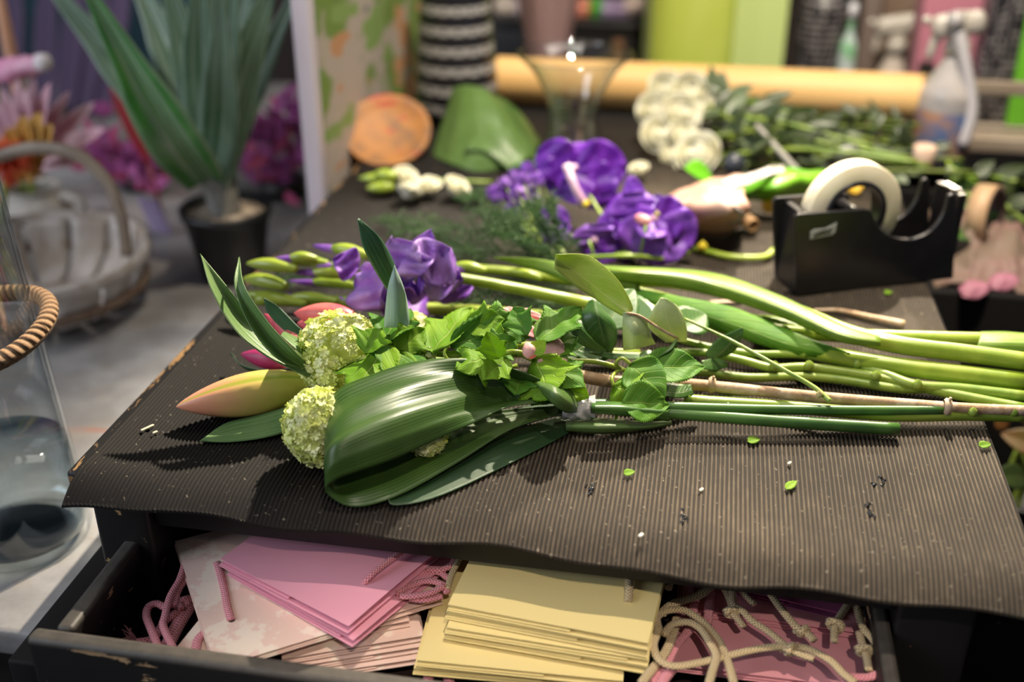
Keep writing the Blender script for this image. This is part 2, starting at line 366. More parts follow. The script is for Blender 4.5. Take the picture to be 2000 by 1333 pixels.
# grey counter at the left
GC = .63
def concrete():
    m, nt, bs, out = newmat('worn_grey_paint'); c = coords(nt)
    n1 = smooth(nt, noise(nt, c, 5, 6, .62), .35, .68); n2 = smooth(nt, noise(nt, c, 22, 5, .65), .5, .7); n3 = smooth(nt, noise(nt, c, 9, 4, .6, (.5, 1.6, 1)), .655, .74)
    col = mix(nt, n1, (.20, .19, .185), (.43, .42, .42)); col = mix(nt, M(nt, 'MULTIPLY', n2, .45), col, (.24, .20, .155)); col = mix(nt, M(nt, 'MULTIPLY', n3, .75), col, (.33, .12, .075))
    setin(nt, bs.inputs['Base Color'], col); setin(nt, bs.inputs['Roughness'], M(nt, 'ADD', .34, M(nt, 'MULTIPLY', n2, .3)))
    bump(nt, bs, n2, .15, .001); return m
ct = thing('grey_counter', (-1.2, .61, 0), 'low counter with a worn stained grey top to the left of the black table', 'counter')
b = MB(); b.box((-2.4, .608, GC - .028), (-.474, 2.3, GC), 0, .006); b.build('counter_top', concrete(), ct)
b = MB(); b.box((-2.4, .66, .0), (-.50, 2.28, GC - .028)); b.build('counter_body', BLK, ct, False)

# black work table
TX0, TX1, TY0, TY1, TT = -.459, .233, .634, 1.86, .776
tb = thing('work_table', (-.11, .64, 0), 'black painted wooden work table with chipped edges and one open drawer', 'table')
b = MB(); b.box((TX0, TY0, TT - .020), (TX1, TY1, TT), 0, .004); b.build('tabletop', TOPM, tb)
for (x, y) in ((-.447, .640), (.158, .640), (-.447, 1.79), (.158, 1.79)):
    b = MB(); b.box((x, y, 0), (x + (.046 if x < 0 else .052), y + .05, TT - .0205), 0, .004); b.build('leg', BWC if y < 1 else BW, tb)
b = MB(); b.box((-.399, .648, TT - .052), (.156, .662, TT - .0205)); b.build('top_rail', BW, tb, False)
b = MB(); b.box((-.445, .70, .60), (-.430, 1.78, TT - .021)); b.build('side_panel', BW, tb, False)
b = MB(); b.box((.187, .70, .60), (.202, 1.78, TT - .021)); b.build('side_panel', BW, tb, False)
b = MB(); b.box((-.43, 1.30, .60), (.187, 1.315, TT - .021)); b.build('back_panel', BROWNBLK, tb, False)
# drawer
BINB = mat('runner_black', (.010, .009, .009), .7, spec=.2)
DZ, DF = .712, .528       # rim height, front y
dr = MB(); dr.box((-.440, DF - .004, .56), (.205, DF + .011, DZ), 0, .005); drw = dr.build('drawer', SCUF, tb)
drw.data.name = 'drawer_front'
b = MB(); b.box((-.426, DF + .0115, .60), (-.412, 1.0, DZ - .001), 0, .004); b.build('drawer_side', SCUF, drw)
b = MB(); b.box((.146, DF + .0115, .60), (.157, 1.0, DZ - .001), 0, .004); b.build('drawer_side', SCUF, drw)
b = MB(); b.box((-.411, DF + .0115, .628), (.1455, 1.0, .640)); b.build('drawer_bottom', BROWNBLK, drw, False)
b = MB(); b.box((-.4725, DF + .0117, .60), (-.4475, .90, .672), 0, .003); b.build('drawer_runner', BINB, drw)

# ribbed rubber mat, draped over the front edge
def mat_mesh():
    X0, X1, Y0, Y1 = -.4465, .238, .612, 1.44
    pitch = .0033; nr = int((X1 - X0) / pitch); mb = MB(); assert nr == 207, nr
    prof = [(0, 0), (.18, .00035), (.36, .0011), (.64, .0011), (.82, .00035)]
    xs = []
    for k in range(nr):
        for a, h in prof: xs.append((X0 + (k + a) * pitch, h))
    xs.append((X1, 0))
    ys = [Y0 - .040 + i * .0025 for i in range(34)] + [Y0 + .045 + .06 * i for i in range(13)]
    ys = [y for y in ys if y < Y1] + [Y1]
    rows, under = [], []
    for y in ys:
        r, ru = [], []
        for x, h in xs:
            f = (x - X0) / (X1 - X0)
            hang = max(0, min(1, (f - .52) / .48)) ** 1.2             # right end hangs further over the edge
            left = max(0, 1 - f * 9)
            edge = Y0 - .0035 - .010 * hang * (1 - max(0, f - .72) * 2.6) + .0018 * math.sin(f * 17) + .0015 * math.sin(f * 41 + 1)
            yy = max(y, edge)
            z = MT - .0011
            lip = TY0 + .012
            if yy < lip: z -= (lip - yy) ** 2 * (7 + 2 * hang - 9 * max(0, f - .78) + 6 * left)
            if f > .8: z -= (f - .8) ** 2 * .0 * max(0, 1 - (yy - .62) / .1)
            z += .0004 * math.sin(x * 37 + yy * 19)
            xx = x + .003 * math.sin(yy * 9 + 1) * max(0, (f - .7) / .3) + (.004 * left * max(0, (.66 - yy) / .05) * -1 if yy < .66 else 0)
            r.append(V((xx, yy, z + h))); ru.append(V((xx, yy, z - .0016)))
        rows.append(r); under.append(ru)
    mb.grid(rows, False, 0, None, False); mb.grid(under, False, 0, None, True)
    mb.grid([rows[0], under[0]], False, 0, None, True); mb.grid([rows[-1], under[-1]])
    mb.grid([[q[0] for q in rows], [q[0] for q in under]], False); mb.grid([[q[-1] for q in rows], [q[-1] for q in under]], False, 0, None, True)
    return mb
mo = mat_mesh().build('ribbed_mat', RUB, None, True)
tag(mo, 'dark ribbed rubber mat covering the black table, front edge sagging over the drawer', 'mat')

# ------------------------------------------------------------------ paper gift bags and their cords in the drawer
def paper(name, c, c2=None, **k): return mat(name, c, .55, c2, k.get('scale', 40), None, .5, .54, 0, spec=.35)
PINKBAG = paper('pink_card', (.80, .36, .47)); PINKIN = paper('pink_card_fold', (.78, .28, .42)); YELBAG = paper('pale_yellow_card', (.80, .66, .30))
FLORBAG = mat('blush_print_card', (.82, .60, .52), .5, (.88, .75, .64), 34, None, .50, .56, spec=.4)
FLOREDGE = paper('blush_card_edge', (.50, .26, .22)); ROSEBAG = paper('rose_card', (.66, .29, .33)); PURPFOIL = mat('purple_foil', (.30, .06, .28), .25, metal=.4)
PINKC = cordmat('pink_cord', (.90, .36, .42), (.52, .12, .17)); GOLDC = cordmat('gold_cord', (.74, .58, .33), (.30, .20, .09))
EYE = mat('punched_hole', (.05, .03, .03), .8)

def gift_bag(name, A, B, h, z, m, mi_, label, group, fan=.0016, lift=0., flap=.62, tiltx=0.):
    """a bag folded flat: near edge A->B, lying away from it by h; top face at height z"""
    A, B = V((A.x, A.y, 0)), V((B.x, B.y, 0)); ax = (B - A).normalized(); ay = V((0, 0, 1)).cross(ax); w = (B - A).length
    dy = max(0, .5425 - min(A.y, B.y)); A = A + ay * (dy / ay.y); B = B + ay * (dy / ay.y); h = max(.05, h - dy)
    if B.x > .143: B = B - ax * ((B.x - .143) / ax.x); w = (B - A).length
    t = thing(name, (A.x, A.y, z - .006), label, 'gift bag', group)
    up = V((0, 0, 1))
    def sheet(pn, x0, x1, y0, y1, zz, mm, dz=0., th=.0007, bulge=0.):
        rows = []; mb = MB(); N = 7
        def pt(u, v): return A + ax * (x0 + (x1 - x0) * u) + ay * (y0 + (y1 - y0) * v) + up * (zz + dz * u + lift * v + bulge * math.sin(math.pi * v) + tiltx * (u - .5))
        top = [[pt(i / N, j / N) for i in range(N + 1)] for j in range(N + 1)]; bot = [[q - up * th for q in r] for r in top]
        mb.grid(top); mb.grid(bot, flip=True); mb.grid([bot[0], top[0]]); mb.grid([top[-1], bot[-1]])
        mb.grid([[r[0] for r in top], [r[0] for r in bot]]); mb.grid([[r[-1] for r in bot], [r[-1] for r in top]])
        return mb.build(pn, mm, t, False)
    sheet('front_panel', 0, w, 0, h, z, m, bulge=.0015)
    sheet('gusset_fold', .0025, w * .97, .0012, h, z - .0007 - fan * .55, mi_, fan * .3)
    sheet('gusset_fold', .0015, w * .985, .0035, h, z - .0007 - fan * 1.1, mi_)
    sheet('bottom_flap', 0, w * flap, -.0007, h * .5, z - .0007 - fan * 1.6, m, fan * .5)
    sheet('back_panel', -.0008, w, -.0015, h, z - .0007 - fan * 2.2, m)
    t['ax'] = 0; del t['ax']
    return t
def cord(parent, name, pts, m, r=.0030, n=None, flat=.7, knots=(), N=8):
    mb = MB(); pa = cr(pts, n or max(10, len(pts) * 8)); mb.tube(pa, r, N, flat=flat)
    for k, kr in knots:                        # an overhand knot: two crossing turns
        c = pts[k]; d = (pts[min(k + 1, len(pts) - 1)] - pts[max(k - 1, 0)]).normalized(); s = d.cross(V((0, 0, 1))).normalized()
        for q in (0, 1):
            ring = [c + s * (math.cos(a) * kr) + V((0, 0, 1)) * (math.sin(a) * kr * .8) + d * (math.sin(a * .5 + q * 1.5) * kr * .8 - kr * .2) for a in [i / 14 * 2 * math.pi * .93 for i in range(15)]]
            mb.tube(ring, r * .85, N, flat=.8)
    return mb.build(name, m, parent)
def c8(x, y): return (240 + x / 3.0303, 1020 + y / 3.0303)
def c6(x, y): return (1250 + x / 3.636, 1060 + y / 3.636)
def crop(fn, pts, z): return [P(*fn(p[0], p[1]), z + (p[2] if len(p) > 2 else 0)) for p in pts]

# blush floral bags: a slanting pile under the pink ones
flo = 'blush bags with a pale floral print'
gift_bag('gift_bag', P(343, 1268, .682), P(470, 1300, .682), .12, .682, FLORBAG, FLOREDGE, 'blush floral paper gift bag at the drawer corner, mostly under the large floral bag', flo)
for i, (a, bq, z) in enumerate((((560, 1326), (838, 1284), .664), ((556, 1306), (832, 1262), .670), ((552, 1288), (826, 1242), .676))):
    gift_bag('gift_bag', P(*a, z), P(*bq, z), .10, z, FLORBAG, FLOREDGE, ['lowest blush floral gift bag of the pile beside the yellow bags', 'second lowest blush floral gift bag of the pile beside the yellow bags', 'third blush floral gift bag up in the pile beside the yellow bags'][i], flo, fan=.0013)
gift_bag('gift_bag', P(545, 1258, .682), P(800, 1213, .682), .09, .682, FLORBAG, FLOREDGE, 'top blush floral gift bag of the pile, its fold showing below the pink bags', flo, fan=.0014)
g = gift_bag('gift_bag', P(424, 1314, .690), P(868, 1178, .690), .162, .690, FLORBAG, FLOREDGE, 'large blush floral gift bag lying slantwise with a flat pink cord handle', flo, fan=.0012)
cord(g, 'cord_handle', crop(c8, [(556, 240), (575, 300), (600, 400), (618, 500), (640, 580)], .6925), PINKC, .0030, flat=.45)
b = MB(); b.lathe([(0, 0), (.0028, 0), (.0028, .0003), (0, .0003)], P(*c8(643, 580), .6912), 12); b.build('eyelet', EYE, g)
# pink bags
pk = 'plain pink bags'
gift_bag('gift_bag', P(446, 1112, .698), P(690, 1252, .698), .125, .698, PINKBAG, PINKIN, 'plain pink gift bag directly under the topmost pink bag', pk, fan=.0018, flap=.9)
g = gift_bag('gift_bag', P(430, 1092, .708), P(681, 1224, .708), .130, .708, PINKBAG, PINKIN, 'topmost plain pink gift bag lying askew with a twisted pink cord handle', pk, fan=.0022, flap=.55)
cord(g, 'cord_handle', crop(c8, [(1425, 365, .0), (1450, 335, .003), (1500, 290, .005), (1640, 185, .006), (1800, 75, .006)], .709), PINKC, .0030)
for k, pts in enumerate(([(1590, 390), (1660, 330), (1760, 300), (1870, 300), (1930, 340)], [(1610, 430), (1700, 380), (1800, 350), (1890, 370), (1920, 420)], [(1640, 440), (1720, 440), (1820, 420), (1900, 380)], [(1700, 455), (1790, 462), (1890, 440)], [(1800, 282), (1880, 285), (1950, 250), (1960, 190), (1900, 140), (1860, 150)], [(1860, 150), (1900, 190), (1960, 180), (1980, 120)])):
    cord(g, 'cord_end', crop(c8, pts, .699 + .002 * (k % 3)), PINKC, .0030, flat=.6)
# yellow bags
ye = 'pale yellow bags'
gift_bag('gift_bag', P(808, 1306, .674), P(1214, 1340, .674), .12, .674, YELBAG, YELBAG, 'lowest pale yellow gift bag of the stack, sticking out to the front', ye)
gift_bag('gift_bag', P(815, 1290, .682), P(1217, 1331, .682), .12, .682, YELBAG, YELBAG, 'second lowest pale yellow gift bag of the stack, shifted towards the pink pile', ye)
gift_bag('gift_bag', P(868, 1236, .692), P(1264, 1305, .692), .12, .692, YELBAG, YELBAG, 'third pale yellow gift bag of the stack, with a short bottom flap', ye, flap=.68)
gift_bag('gift_bag', P(872, 1226, .698), P(1266, 1290, .698), .12, .698, YELBAG, YELBAG, 'fourth pale yellow gift bag of the stack, just below the top pair', ye, flap=.9)
gift_bag('gift_bag', P(871, 1196, .705), P(1265, 1272, .705), .12, .705, YELBAG, YELBAG, 'second highest pale yellow gift bag of the stack', ye, flap=.66, fan=.0018)
g = gift_bag('gift_bag', P(875, 1181, .712), P(1266, 1257, .712), .12, .712, YELBAG, YELBAG, 'topmost pale yellow gift bag with a hanging gold cord handle', ye, fan=.0018)
cord(g, 'cord_handle', [P(1231, 1080, .717), P(1230, 1110, .717), P(1229, 1150, .717), P(1227, 1176, .714)], GOLDC, .0032, flat=.8)
cord(g, 'cord_end', crop(c8, [(2030, 90), (2000, 200), (1950, 300), (1920, 400)], .702), GOLDC, .0026)
# rose bags at the right
ro = 'rose bags under the gold cords'
g0 = gift_bag('gift_bag', P(1316, 1300, .672), P(1745, 1352, .672), .13, .672, ROSEBAG, PINKIN, 'lower rose pink gift bag at the front of the drawer under tangled gold cords', ro)
g1 = gift_bag('gift_bag', P(1330, 1188, .680), P(1706, 1240, .680), .11, .680, ROSEBAG, PINKIN, 'upper rose pink gift bag under tangled gold cords, half in shade', ro)
g2 = gift_bag('gift_bag', P(1350, 1130, .6875), P(1648, 1200, .6875), .09, .6875, mat('plum_card', (.34, .09, .20), .4), PURPFOIL, 'dark plum gift bag with a shiny edge far under the mat', ro)
ZG = .694
cord(g2, 'cord_handle', crop(c6, [(410, 100), (520, 220), (600, 330), (648, 440), (645, 490), (690, 540), (735, 600)], ZG), GOLDC, .0028, knots=((4, .0042),))
cord(g2, 'cord_handle', crop(c6, [(625, 150), (655, 300), (665, 440), (720, 480), (800, 560), (920, 640), (1060, 755), (1150, 800), (1235, 828)], ZG + .002), GOLDC, .0029, knots=((6, .0040),))
cord(g2, 'cord_handle', crop(c6, [(780, 200), (900, 330), (1000, 470), (1100, 590), (1150, 625), (1200, 660), (1236, 698)], ZG), GOLDC, .0032, knots=((4, .0034),))
cord(g2, 'cord_end', crop(c6, [(690, 310), (750, 380), (812, 440)], ZG), GOLDC, .0027)
cord(g1, 'cord_handle', crop(c6, [(1530, 1000), (1440, 930), (1350, 840), (1200, 760), (1050, 738), (850, 756), (650, 800), (450, 850), (250, 880), (140, 835), (95, 730), (130, 620), (118, 540), (180, 490), (300, 480), (400, 530), (480, 600), (560, 700), (605, 800), (640, 900), (665, 1000)], ZG + .003), GOLDC, .0032, 150, flat=.6)
cord(g1, 'cord_handle', crop(c6, [(170, 660), (230, 585), (340, 568), (430, 615), (500, 720), (540, 810), (512, 920), (490, 1000)], ZG + .006), GOLDC, .0031, 70, flat=.6)
cord(g1, 'cord_handle', crop(c6, [(480, 180), (500, 290), (430, 370), (330, 405), (230, 440), (150, 510)], ZG), GOLDC, .0040, 50, flat=.5)
cord(g1, 'cord_handle', crop(c6, [(260, 540), (230, 660), (180, 780), (80, 910), (10, 1000)], ZG - .003), GOLDC, .0036, flat=.6)
cord(g2, 'cord_handle', crop(c6, [(1575, 270), (1500, 400), (1430, 510), (1388, 580), (1380, 640), (1380, 705)], ZG + .002), GOLDC, .0028, knots=((3, .0052),))
cord(g1, 'cord_handle', crop(c6, [(1535, 450), (1580, 600), (1660, 700), (1720, 830), (1765, 1000)], ZG), GOLDC, .0030)
cord(g1, 'cord_handle', crop(c6, [(1555, 640), (1590, 760), (1610, 820), (1625, 910)], ZG - .002), GOLDC, .0030, knots=((1, .0048),))
cord(g2, 'cord_end', crop(c6, [(1185, 240), (1190, 300), (1185, 385)], ZG), GOLDC, .0032)
cord(g2, 'cord_end', crop(c6, [(250, 60), (230, 180), (200, 330)], ZG), GOLDC, .0032)
cord(g1, 'cord_end', crop(c6, [(500, 320), (490, 450), (478, 580)], ZG - .006), PINKC, .0036, flat=.4)
cord(g0, 'cord_handle', crop(c6, [(380, 430), (360, 600), (250, 740), (180, 880), (90, 1000)], ZG - .006), PINKC, .0036, flat=.5)
cord(g0, 'cord_end', crop(c6, [(280, 240), (350, 320), (400, 420)], ZG - .004), PINKC, .0030)
cord(g0, 'cord_end', crop(c6, [(1500, 960), (1620, 960), (1710, 930)], ZG - .004), PINKC, .0034)
cord(g0, 'cord_end', crop(c6, [(230, 900), (180, 960), (150, 1010)], ZG - .004), PINKC, .0040)
# pink cords heaped in the left corner of the drawer
def ploose(pts, label, r=.0031, z=.676, k=()):
    o = cord(None, 'pink_braid', crop(c8, pts, z), PINKC, r, flat=.75, knots=k)
    return tag(o, label, 'cord', 'pink cords heaped in the drawer corner')
ploose([(215, 760), (170, 640), (140, 560), (150, 505), (200, 485), (255, 512)], 'pink braided cord standing in a round loop in the drawer corner', z=.684)
ploose([(305, 765), (240, 620), (248, 560), (280, 440), (340, 330), (385, 180)], 'long pink cord running back along the floral bags', .0029, .687)
ploose([(80, 715), (180, 690), (240, 600), (310, 540), (392, 480)], 'pink cord with a frayed end by the drawer wall', .0034, .672)
ploose([(300, 500), (325, 410), (370, 350), (445, 318)], 'short pink cord arching against the floral bag', .0032, .684)
ploose([(430, 765), (445, 700), (480, 665), (530, 650)], 'pink cord stub curling over the drawer front rim', .0036, .684)
ploose([(260, 740), (310, 640), (350, 570), (395, 500)], 'thick pink cord at the bottom of the heap', .0058, .668)
ploose([(350, 520), (330, 480), (390, 455), (440, 460)], 'flat pink ribbon bent between heap and floral bag', .0034, .674)
ploose([(1825, 840), (1812, 910), (1800, 960)], 'pink ribbon end poking out in front of the yellow bags', .0040, .662)
ploose([(1905, 850), (1922, 910), (1935, 960)], 'second pink ribbon end in front of the yellow bags', .0040, .660)
fr = MB()
for i in range(10):
    a = P(*c8(80, 705), .672); fr.tube(cr([a, a + V((rnd(-.006, -.002), rnd(-.003, .006), rnd(0, .006))), a + V((rnd(-.012, -.005), rnd(-.004, .010), rnd(0, .010)))], 6), .0004, 4)
tag(fr.build('frayed_threads', PINKC), 'tuft of frayed pink threads at a cord end in the drawer', 'thread', kind='stuff')

# ------------------------------------------------------------------ bundle of folded aspidistra leaves, taped
asp = thing('leaf_bundle', P(1130, 830, MT), 'dark glossy folded leaves bound with clear tape into a pointed bundle', 'leaf bundle')
b = MB()
back = L((1122, 783, .808), (1085, 760, .820), (1045, 738, .832), (1000, 722, .838), (940, 708, .842), (880, 703, .844), (800, 712, .843), (720, 738, .840), (665, 762, .836), (638, 800, .826), (650, 835, .805), (720, 830, .796), (860, 815, .797), (1000, 800, .799), (1105, 792, .801))
mid1 = L((1120, 790, .806), (1085, 770, .816), (1045, 755, .822), (1000, 747, .822), (940, 745, .827), (880, 750, .834), (790, 770, .842), (710, 800, .841), (655, 835, .834), (634, 870, .818), (650, 890, .798), (725, 880, .794), (865, 840, .795), (1000, 810, .797), (1105, 796, .800))
mid2 = L((1117, 796, .805), (1085, 781, .812), (1040, 777, .815), (995, 778, .812), (940, 785, .818), (880, 798, .828), (780, 832, .834), (705, 860, .832), (652, 888, .826), (634, 920, .810), (652, 945, .791), (730, 925, .791), (868, 870, .793), (1000, 820, .796), (1105, 800, .799))
front = L((1114, 803, .803), (1085, 790, .810), (1040, 788, .814), (985, 796, .816), (930, 822, .816), (870, 848, .816), (770, 893, .815), (700, 918, .812), (655, 935, .808), (636, 958, .797), (690, 988, .7840), (778, 966, .788), (890, 905, .791), (1000, 838, .795), (1105, 806, .798))
skin(b, [back, mid1, mid2, front], 70, 26, 0, ridge=.0015, nr=3.5)
b.build('leaf', [G_ASP], asp, solid=.0005)
b = MB()
back = L((1120, 798, .794), (1070, 790, .7925), (1000, 800, .7905), (930, 828, .7895), (850, 872, .7885), (785, 918, .787), (764, 940, .7865), (788, 935, .7835), (900, 880, .783), (1040, 830, .783), (1118, 810, .786))
front = L((1122, 812, .792), (1080, 815, .791), (1012, 836, .7900), (932, 876, .7890), (852, 920, .7885), (787, 956, .7880), (761, 972, .7865), (776, 988, .7828), (880, 962, .7822), (1090, 858, .7826), (1140, 822, .786))
skin(b, [back, front], 50, 12, 0, ridge=.0003, nr=3); b.build('leaf', [G_ASPD], asp, solid=.0005)
b = MB(); skin(b, [L((1050, 742, .826), (1082, 745, .826), (1116, 762, .818), (1130, 785, .806)), L((1050, 752, .831), (1084, 765, .833), (1112, 785, .824), (1128, 797, .810)), L((1060, 770, .822), (1080, 790, .822), (1105, 806, .812), (1126, 806, .804))], 20, 10)
b.build('leaf', [G_FOLD], asp, solid=.0005)
b = MB(); skin(b, [L((1105, 822, .789), (1180, 818, .790), (1260, 824, .789), (1310, 822, .788)), L((1105, 832, .792), (1180, 832, .795), (1260, 834, .792), (1312, 826, .789)), L((1105, 843, .785), (1180, 848, .785), (1260, 840, .785), (1314, 830, .786))], 20, 8); b.build('leaf', [G_FOLD], asp, solid=.0005)
for pts, r in (((( 1100, 798, .800), (1170, 796, .801), (1300, 806, .797), (1500, 822, .792), (1755, 839, .788)), .0052), (((1100, 793, .803), (1180, 790, .804), (1320, 795, .801), (1550, 801, .797), (1850, 803, .793)), .0042)):
    mb = MB(); mb.tube(cr(L(*pts), 40), [r * (1.35 - .4 * min(1, i / 12)) for i in range(40)], 12, 0, True, tipmi=1); mb.build('stalk', [G_STALK, STRAW], asp)
b = MB(); skin(b, [L((1155, 786, .810), (1210, 786, .810), (1260, 795, .806), (1310, 800, .801)), L((1155, 795, .812), (1210, 797, .811), (1260, 803, .806), (1305, 806, .802)), L((1155, 806, .806), (1215, 812, .803), (1270, 818, .797), (1308, 824, .792))], 20, 8); b.build('sheath', [G_STALK], asp, solid=.0006)
b = MB(); pa = cr(L((1098, 796, .803), (1128, 797, .803), (1162, 797, .803)), 16); rows = []
for i, p in enumerate(pa):
    t = (pa[-1] - pa[0]).normalized(); s = t.cross(V((0, 0, 1))).normalized(); u = s.cross(t)
    rows.append([p + (s * math.cos(a) + u * math.sin(a)) * (.0092 + .0011 * math.sin(a * 5 + i * 1.1) + rnd(-.0004, .0004)) for a in [2 * math.pi * j / 26 for j in range(26)]])
b.grid(rows, True); b.build('tape_wrap', mat('tape_film', (.30, .31, .30), .12, (.5, .5, .48), 70, None, .5, .6, .4, 200, spec=1.0), asp)

# ------------------------------------------------------------------ viburnum: snowball heads, lobed leaves
def florets(mb, c, r, cnt, fr, seed, squash=(1, 1, 1)):
    rng = random.Random(seed); ga = math.pi * (3 - 5 ** .5)
    for k in range(cnt):
        z = 1 - 2 * (k + .5) / cnt; q = math.sqrt(1 - z * z); d = V((q * math.cos(ga * k), q * math.sin(ga * k), z))
        d = (d + V((rng.gauss(0, .06), rng.gauss(0, .06), rng.gauss(0, .06)))).normalized()
        lump = 1 + .07 * mnoise.noise(d * 2.3 + V((seed, 0, 0)))
        p = c + V((d.x * squash[0], d.y * squash[1], d.z * squash[2])) * (r * lump * rng.uniform(.93, 1.04))
        n = (d + V((rng.gauss(0, .28), rng.gauss(0, .28), rng.gauss(0, .28)))).normalized()
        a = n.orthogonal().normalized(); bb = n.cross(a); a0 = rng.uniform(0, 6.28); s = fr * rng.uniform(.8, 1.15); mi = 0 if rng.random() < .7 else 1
        b0 = len(mb.v); mb.v.append(p - n * s * .15); mb.uv.append((.5, .5))
        for i in range(5):
            th = a0 + i * 1.2566; rd = lambda x, rr, h: p + (a * math.cos(x) + bb * math.sin(x)) * (s * rr) + n * (s * h)
            h1, h2 = rng.uniform(.0, .35), rng.uniform(-.15, .4)
            i0 = len(mb.v)
            for q3 in (rd(th - .56, .62, .12), rd(th - .40, 1.0, h1), rd(th, .92, h2), rd(th + .40, 1.02, h1 * .6), rd(th + .56, .62, .12)): mb.v.append(q3); mb.uv.append((.5, .5))
            mb.f.append([b0, i0, i0 + 1, i0 + 2]); mb.mi.append(mi); mb.f.append([b0, i0 + 2, i0 + 3, i0 + 4]); mb.mi.append(mi)
def snowball(parent, c, r, cnt, seed, squash=(1, 1, 1), fr=.0046):
    mb = MB(); florets(mb, c, r, cnt, fr, seed, squash)
    h = mb.build('flower_head', [VIB_F, VIB_F2], parent); h['kind'] = 'stuff'
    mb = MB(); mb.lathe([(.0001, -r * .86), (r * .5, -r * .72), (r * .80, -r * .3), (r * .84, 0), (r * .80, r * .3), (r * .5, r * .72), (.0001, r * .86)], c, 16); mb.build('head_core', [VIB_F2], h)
    return h
def lobed(parent, base, tip, w, up, m=None, cup=.25, droop=.1, seed=1, name='leaf', wav=.03, serr=.09, lobes=2):
    mb = MB(); leaf(mb, base, tip, w, up, droop, cup, 'maple' if lobes else 'ovate', 44, 15, serr, 0, 0, wav, 0, seed); return mb.build(name, [m or G_VIB], parent, solid=.0004)
vb = thing('viburnum_branch', P(650, 760, MT), 'large round pale green snowball flower head on a leafy stem at the bunch front', 'viburnum')
snowball(vb, P(664, 694, .826), .0345, 420, 3)
mb = MB(); mb.tube(cr(L((690, 690, .825), (760, 700, .822), (850, 692, .826), (960, 690, .824), (1030, 686, .826)), 30), .0024, 8); mb.build('stem', G_STEM, vb)
lobed(vb, P(735, 680, .838), P(800, 598, .856), .052, (-.4, -.7, .55), G_VIBD, seed=2, cup=.2)
lobed(vb, P(715, 690, .845), P(745, 640, .86), .040, (-.3, -.6, .5), G_VIB, seed=22, cup=.3)
lobed(vb, P(755, 672, .842), P(690, 765, .835), .056, (-.1, -.55, .8), G_VIB, seed=4, cup=-.15)
lobed(vb, P(745, 690, .836), P(745, 775, .826), .05, (.2, -.6, .7), G_VIBD, seed=5, cup=-.2)
lobed(vb, P(790, 660, .838), P(770, 750, .832), .05, (.3, -.6, .7), G_VIBD, seed=6)
lobed(vb, P(775, 690, .836), P(830, 640, .85), .035, (.1, -.6, .6), G_VIB, seed=7)
v2 = thing('viburnum_branch', P(605, 850, MT), 'smaller snowball flower head drooping over the mat under the folded leaf', 'viburnum')
snowball(v2, P(620, 834, .811), .0285, 360, 11, (.84, .9, 1.05))
mb = MB(); mb.tube(cr(L((620, 810, .812), (680, 790, .806), (760, 770, .803), (900, 742, .803), (1010, 715, .806)), 30), .0022, 8); mb.build('stem', G_STEM, v2)
snowball(v2, P(832, 856, .803), .0135, 130, 15, (1, 1, .85))
v3 = thing('viburnum_branch', P(815, 660, MT), 'half hidden small snowball flower head behind a lobed leaf', 'viburnum')
snowball(v3, P(808, 652, .825), .0155, 130, 19, (1, 1, 1.2), .0042)
mb = MB(); mb.tube(cr(L((800, 700, .828), (840, 692, .83), (900, 695, .832), (1000, 690, .836), (1040, 702, .838)), 24), .0022, 8); mb.build('stem', G_STEM, v3)
mb = MB(); florets(mb, P(832, 694, .832), .008, 40, .0026, 21); bh = mb.build('bud_cluster', [VIB_F, VIB_F2], v3); bh['kind'] = 'stuff'
lobed(v3, P(845, 690, .838), P(920, 592, .85), .055, (-.35, -.55, .7), G_VIB, seed=8)
lobed(v3, P(855, 705, .83), P(800, 720, .836), .05, (-.1, -.5, .8), G_VIB, seed=9, cup=-.1)
lobed(v3, P(878, 675, .842), P(1060, 625, .852), .048, (0, -.75, .65), G_VIBD, seed=10, cup=.22, droop=.08)
mb = MB(); mb.tube(cr(L((877, 676, .843), (868, 688, .84), (872, 700, .836), (885, 708, .832)), 12), .0014, 7); mb.build('petiole', G_STEM, v3)
v4 = thing('viburnum_branch', P(1100, 740, MT), 'leafy viburnum twig with bright lobed leaves and curling leaf stalks', 'viburnum')
mb = MB(); mb.tube(cr(L((985, 690, .845), (1010, 688, .848), (1060, 700, .838), (1090, 705, .832), (1160, 707, .826), (1210, 720, .818), (1245, 738, .808), (1330, 755, .80)), 40), .0022, 8); mb.build('stem', G_STEM, v4)
lobed(v4, P(975, 690, .845), P(890, 715, .845), .042, (0, -.4, .9), G_VIB, seed=12, cup=-.3, wav=.05)
lobed(v4, P(975, 700, .845), P(950, 650, .868), .026, (-.2, -.7, .6), G_VIB, seed=13, cup=.3)
lobed(v4, P(990, 700, .842), P(945, 740, .838), .03, (.2, -.5, .8), G_VIB, seed=14)
lobed(v4, P(1045, 700, .838), P(1075, 775, .826), .056, (-.25, -.75, .55), G_VIB, seed=16, cup=-.22, wav=.04)
lobed(v4, P(1055, 698, .838), P(1140, 752, .832), .038, (.3, -.6, .8), G_VIBD, seed=17, cup=-.1)
lobed(v4, P(1062, 735, .826), P(1150, 775, .816), .036, (.1, -.7, .7), G_VIB, seed=18)
lobed(v4, P(1020, 735, .826), P(1005, 770, .82), .034, (-.1, -.8, .5), G_VIBD, seed=23)
lobed(v4, P(1198, 752, .818), P(1250, 780, .812), .044, (-.15, -.6, .75), G_VIB, seed=24, cup=-.25, wav=.05)
mb = MB(); mb.tube(cr(L((1216, 722, .818), (1202, 728, .822), (1195, 740, .822), (1198, 754, .818)), 14), .0015, 7); mb.tube(cr(L((1212, 722, .82), (1203, 710, .828), (1215, 700, .832), (1232, 712, .828)), 14), .0015, 7); pt = mb
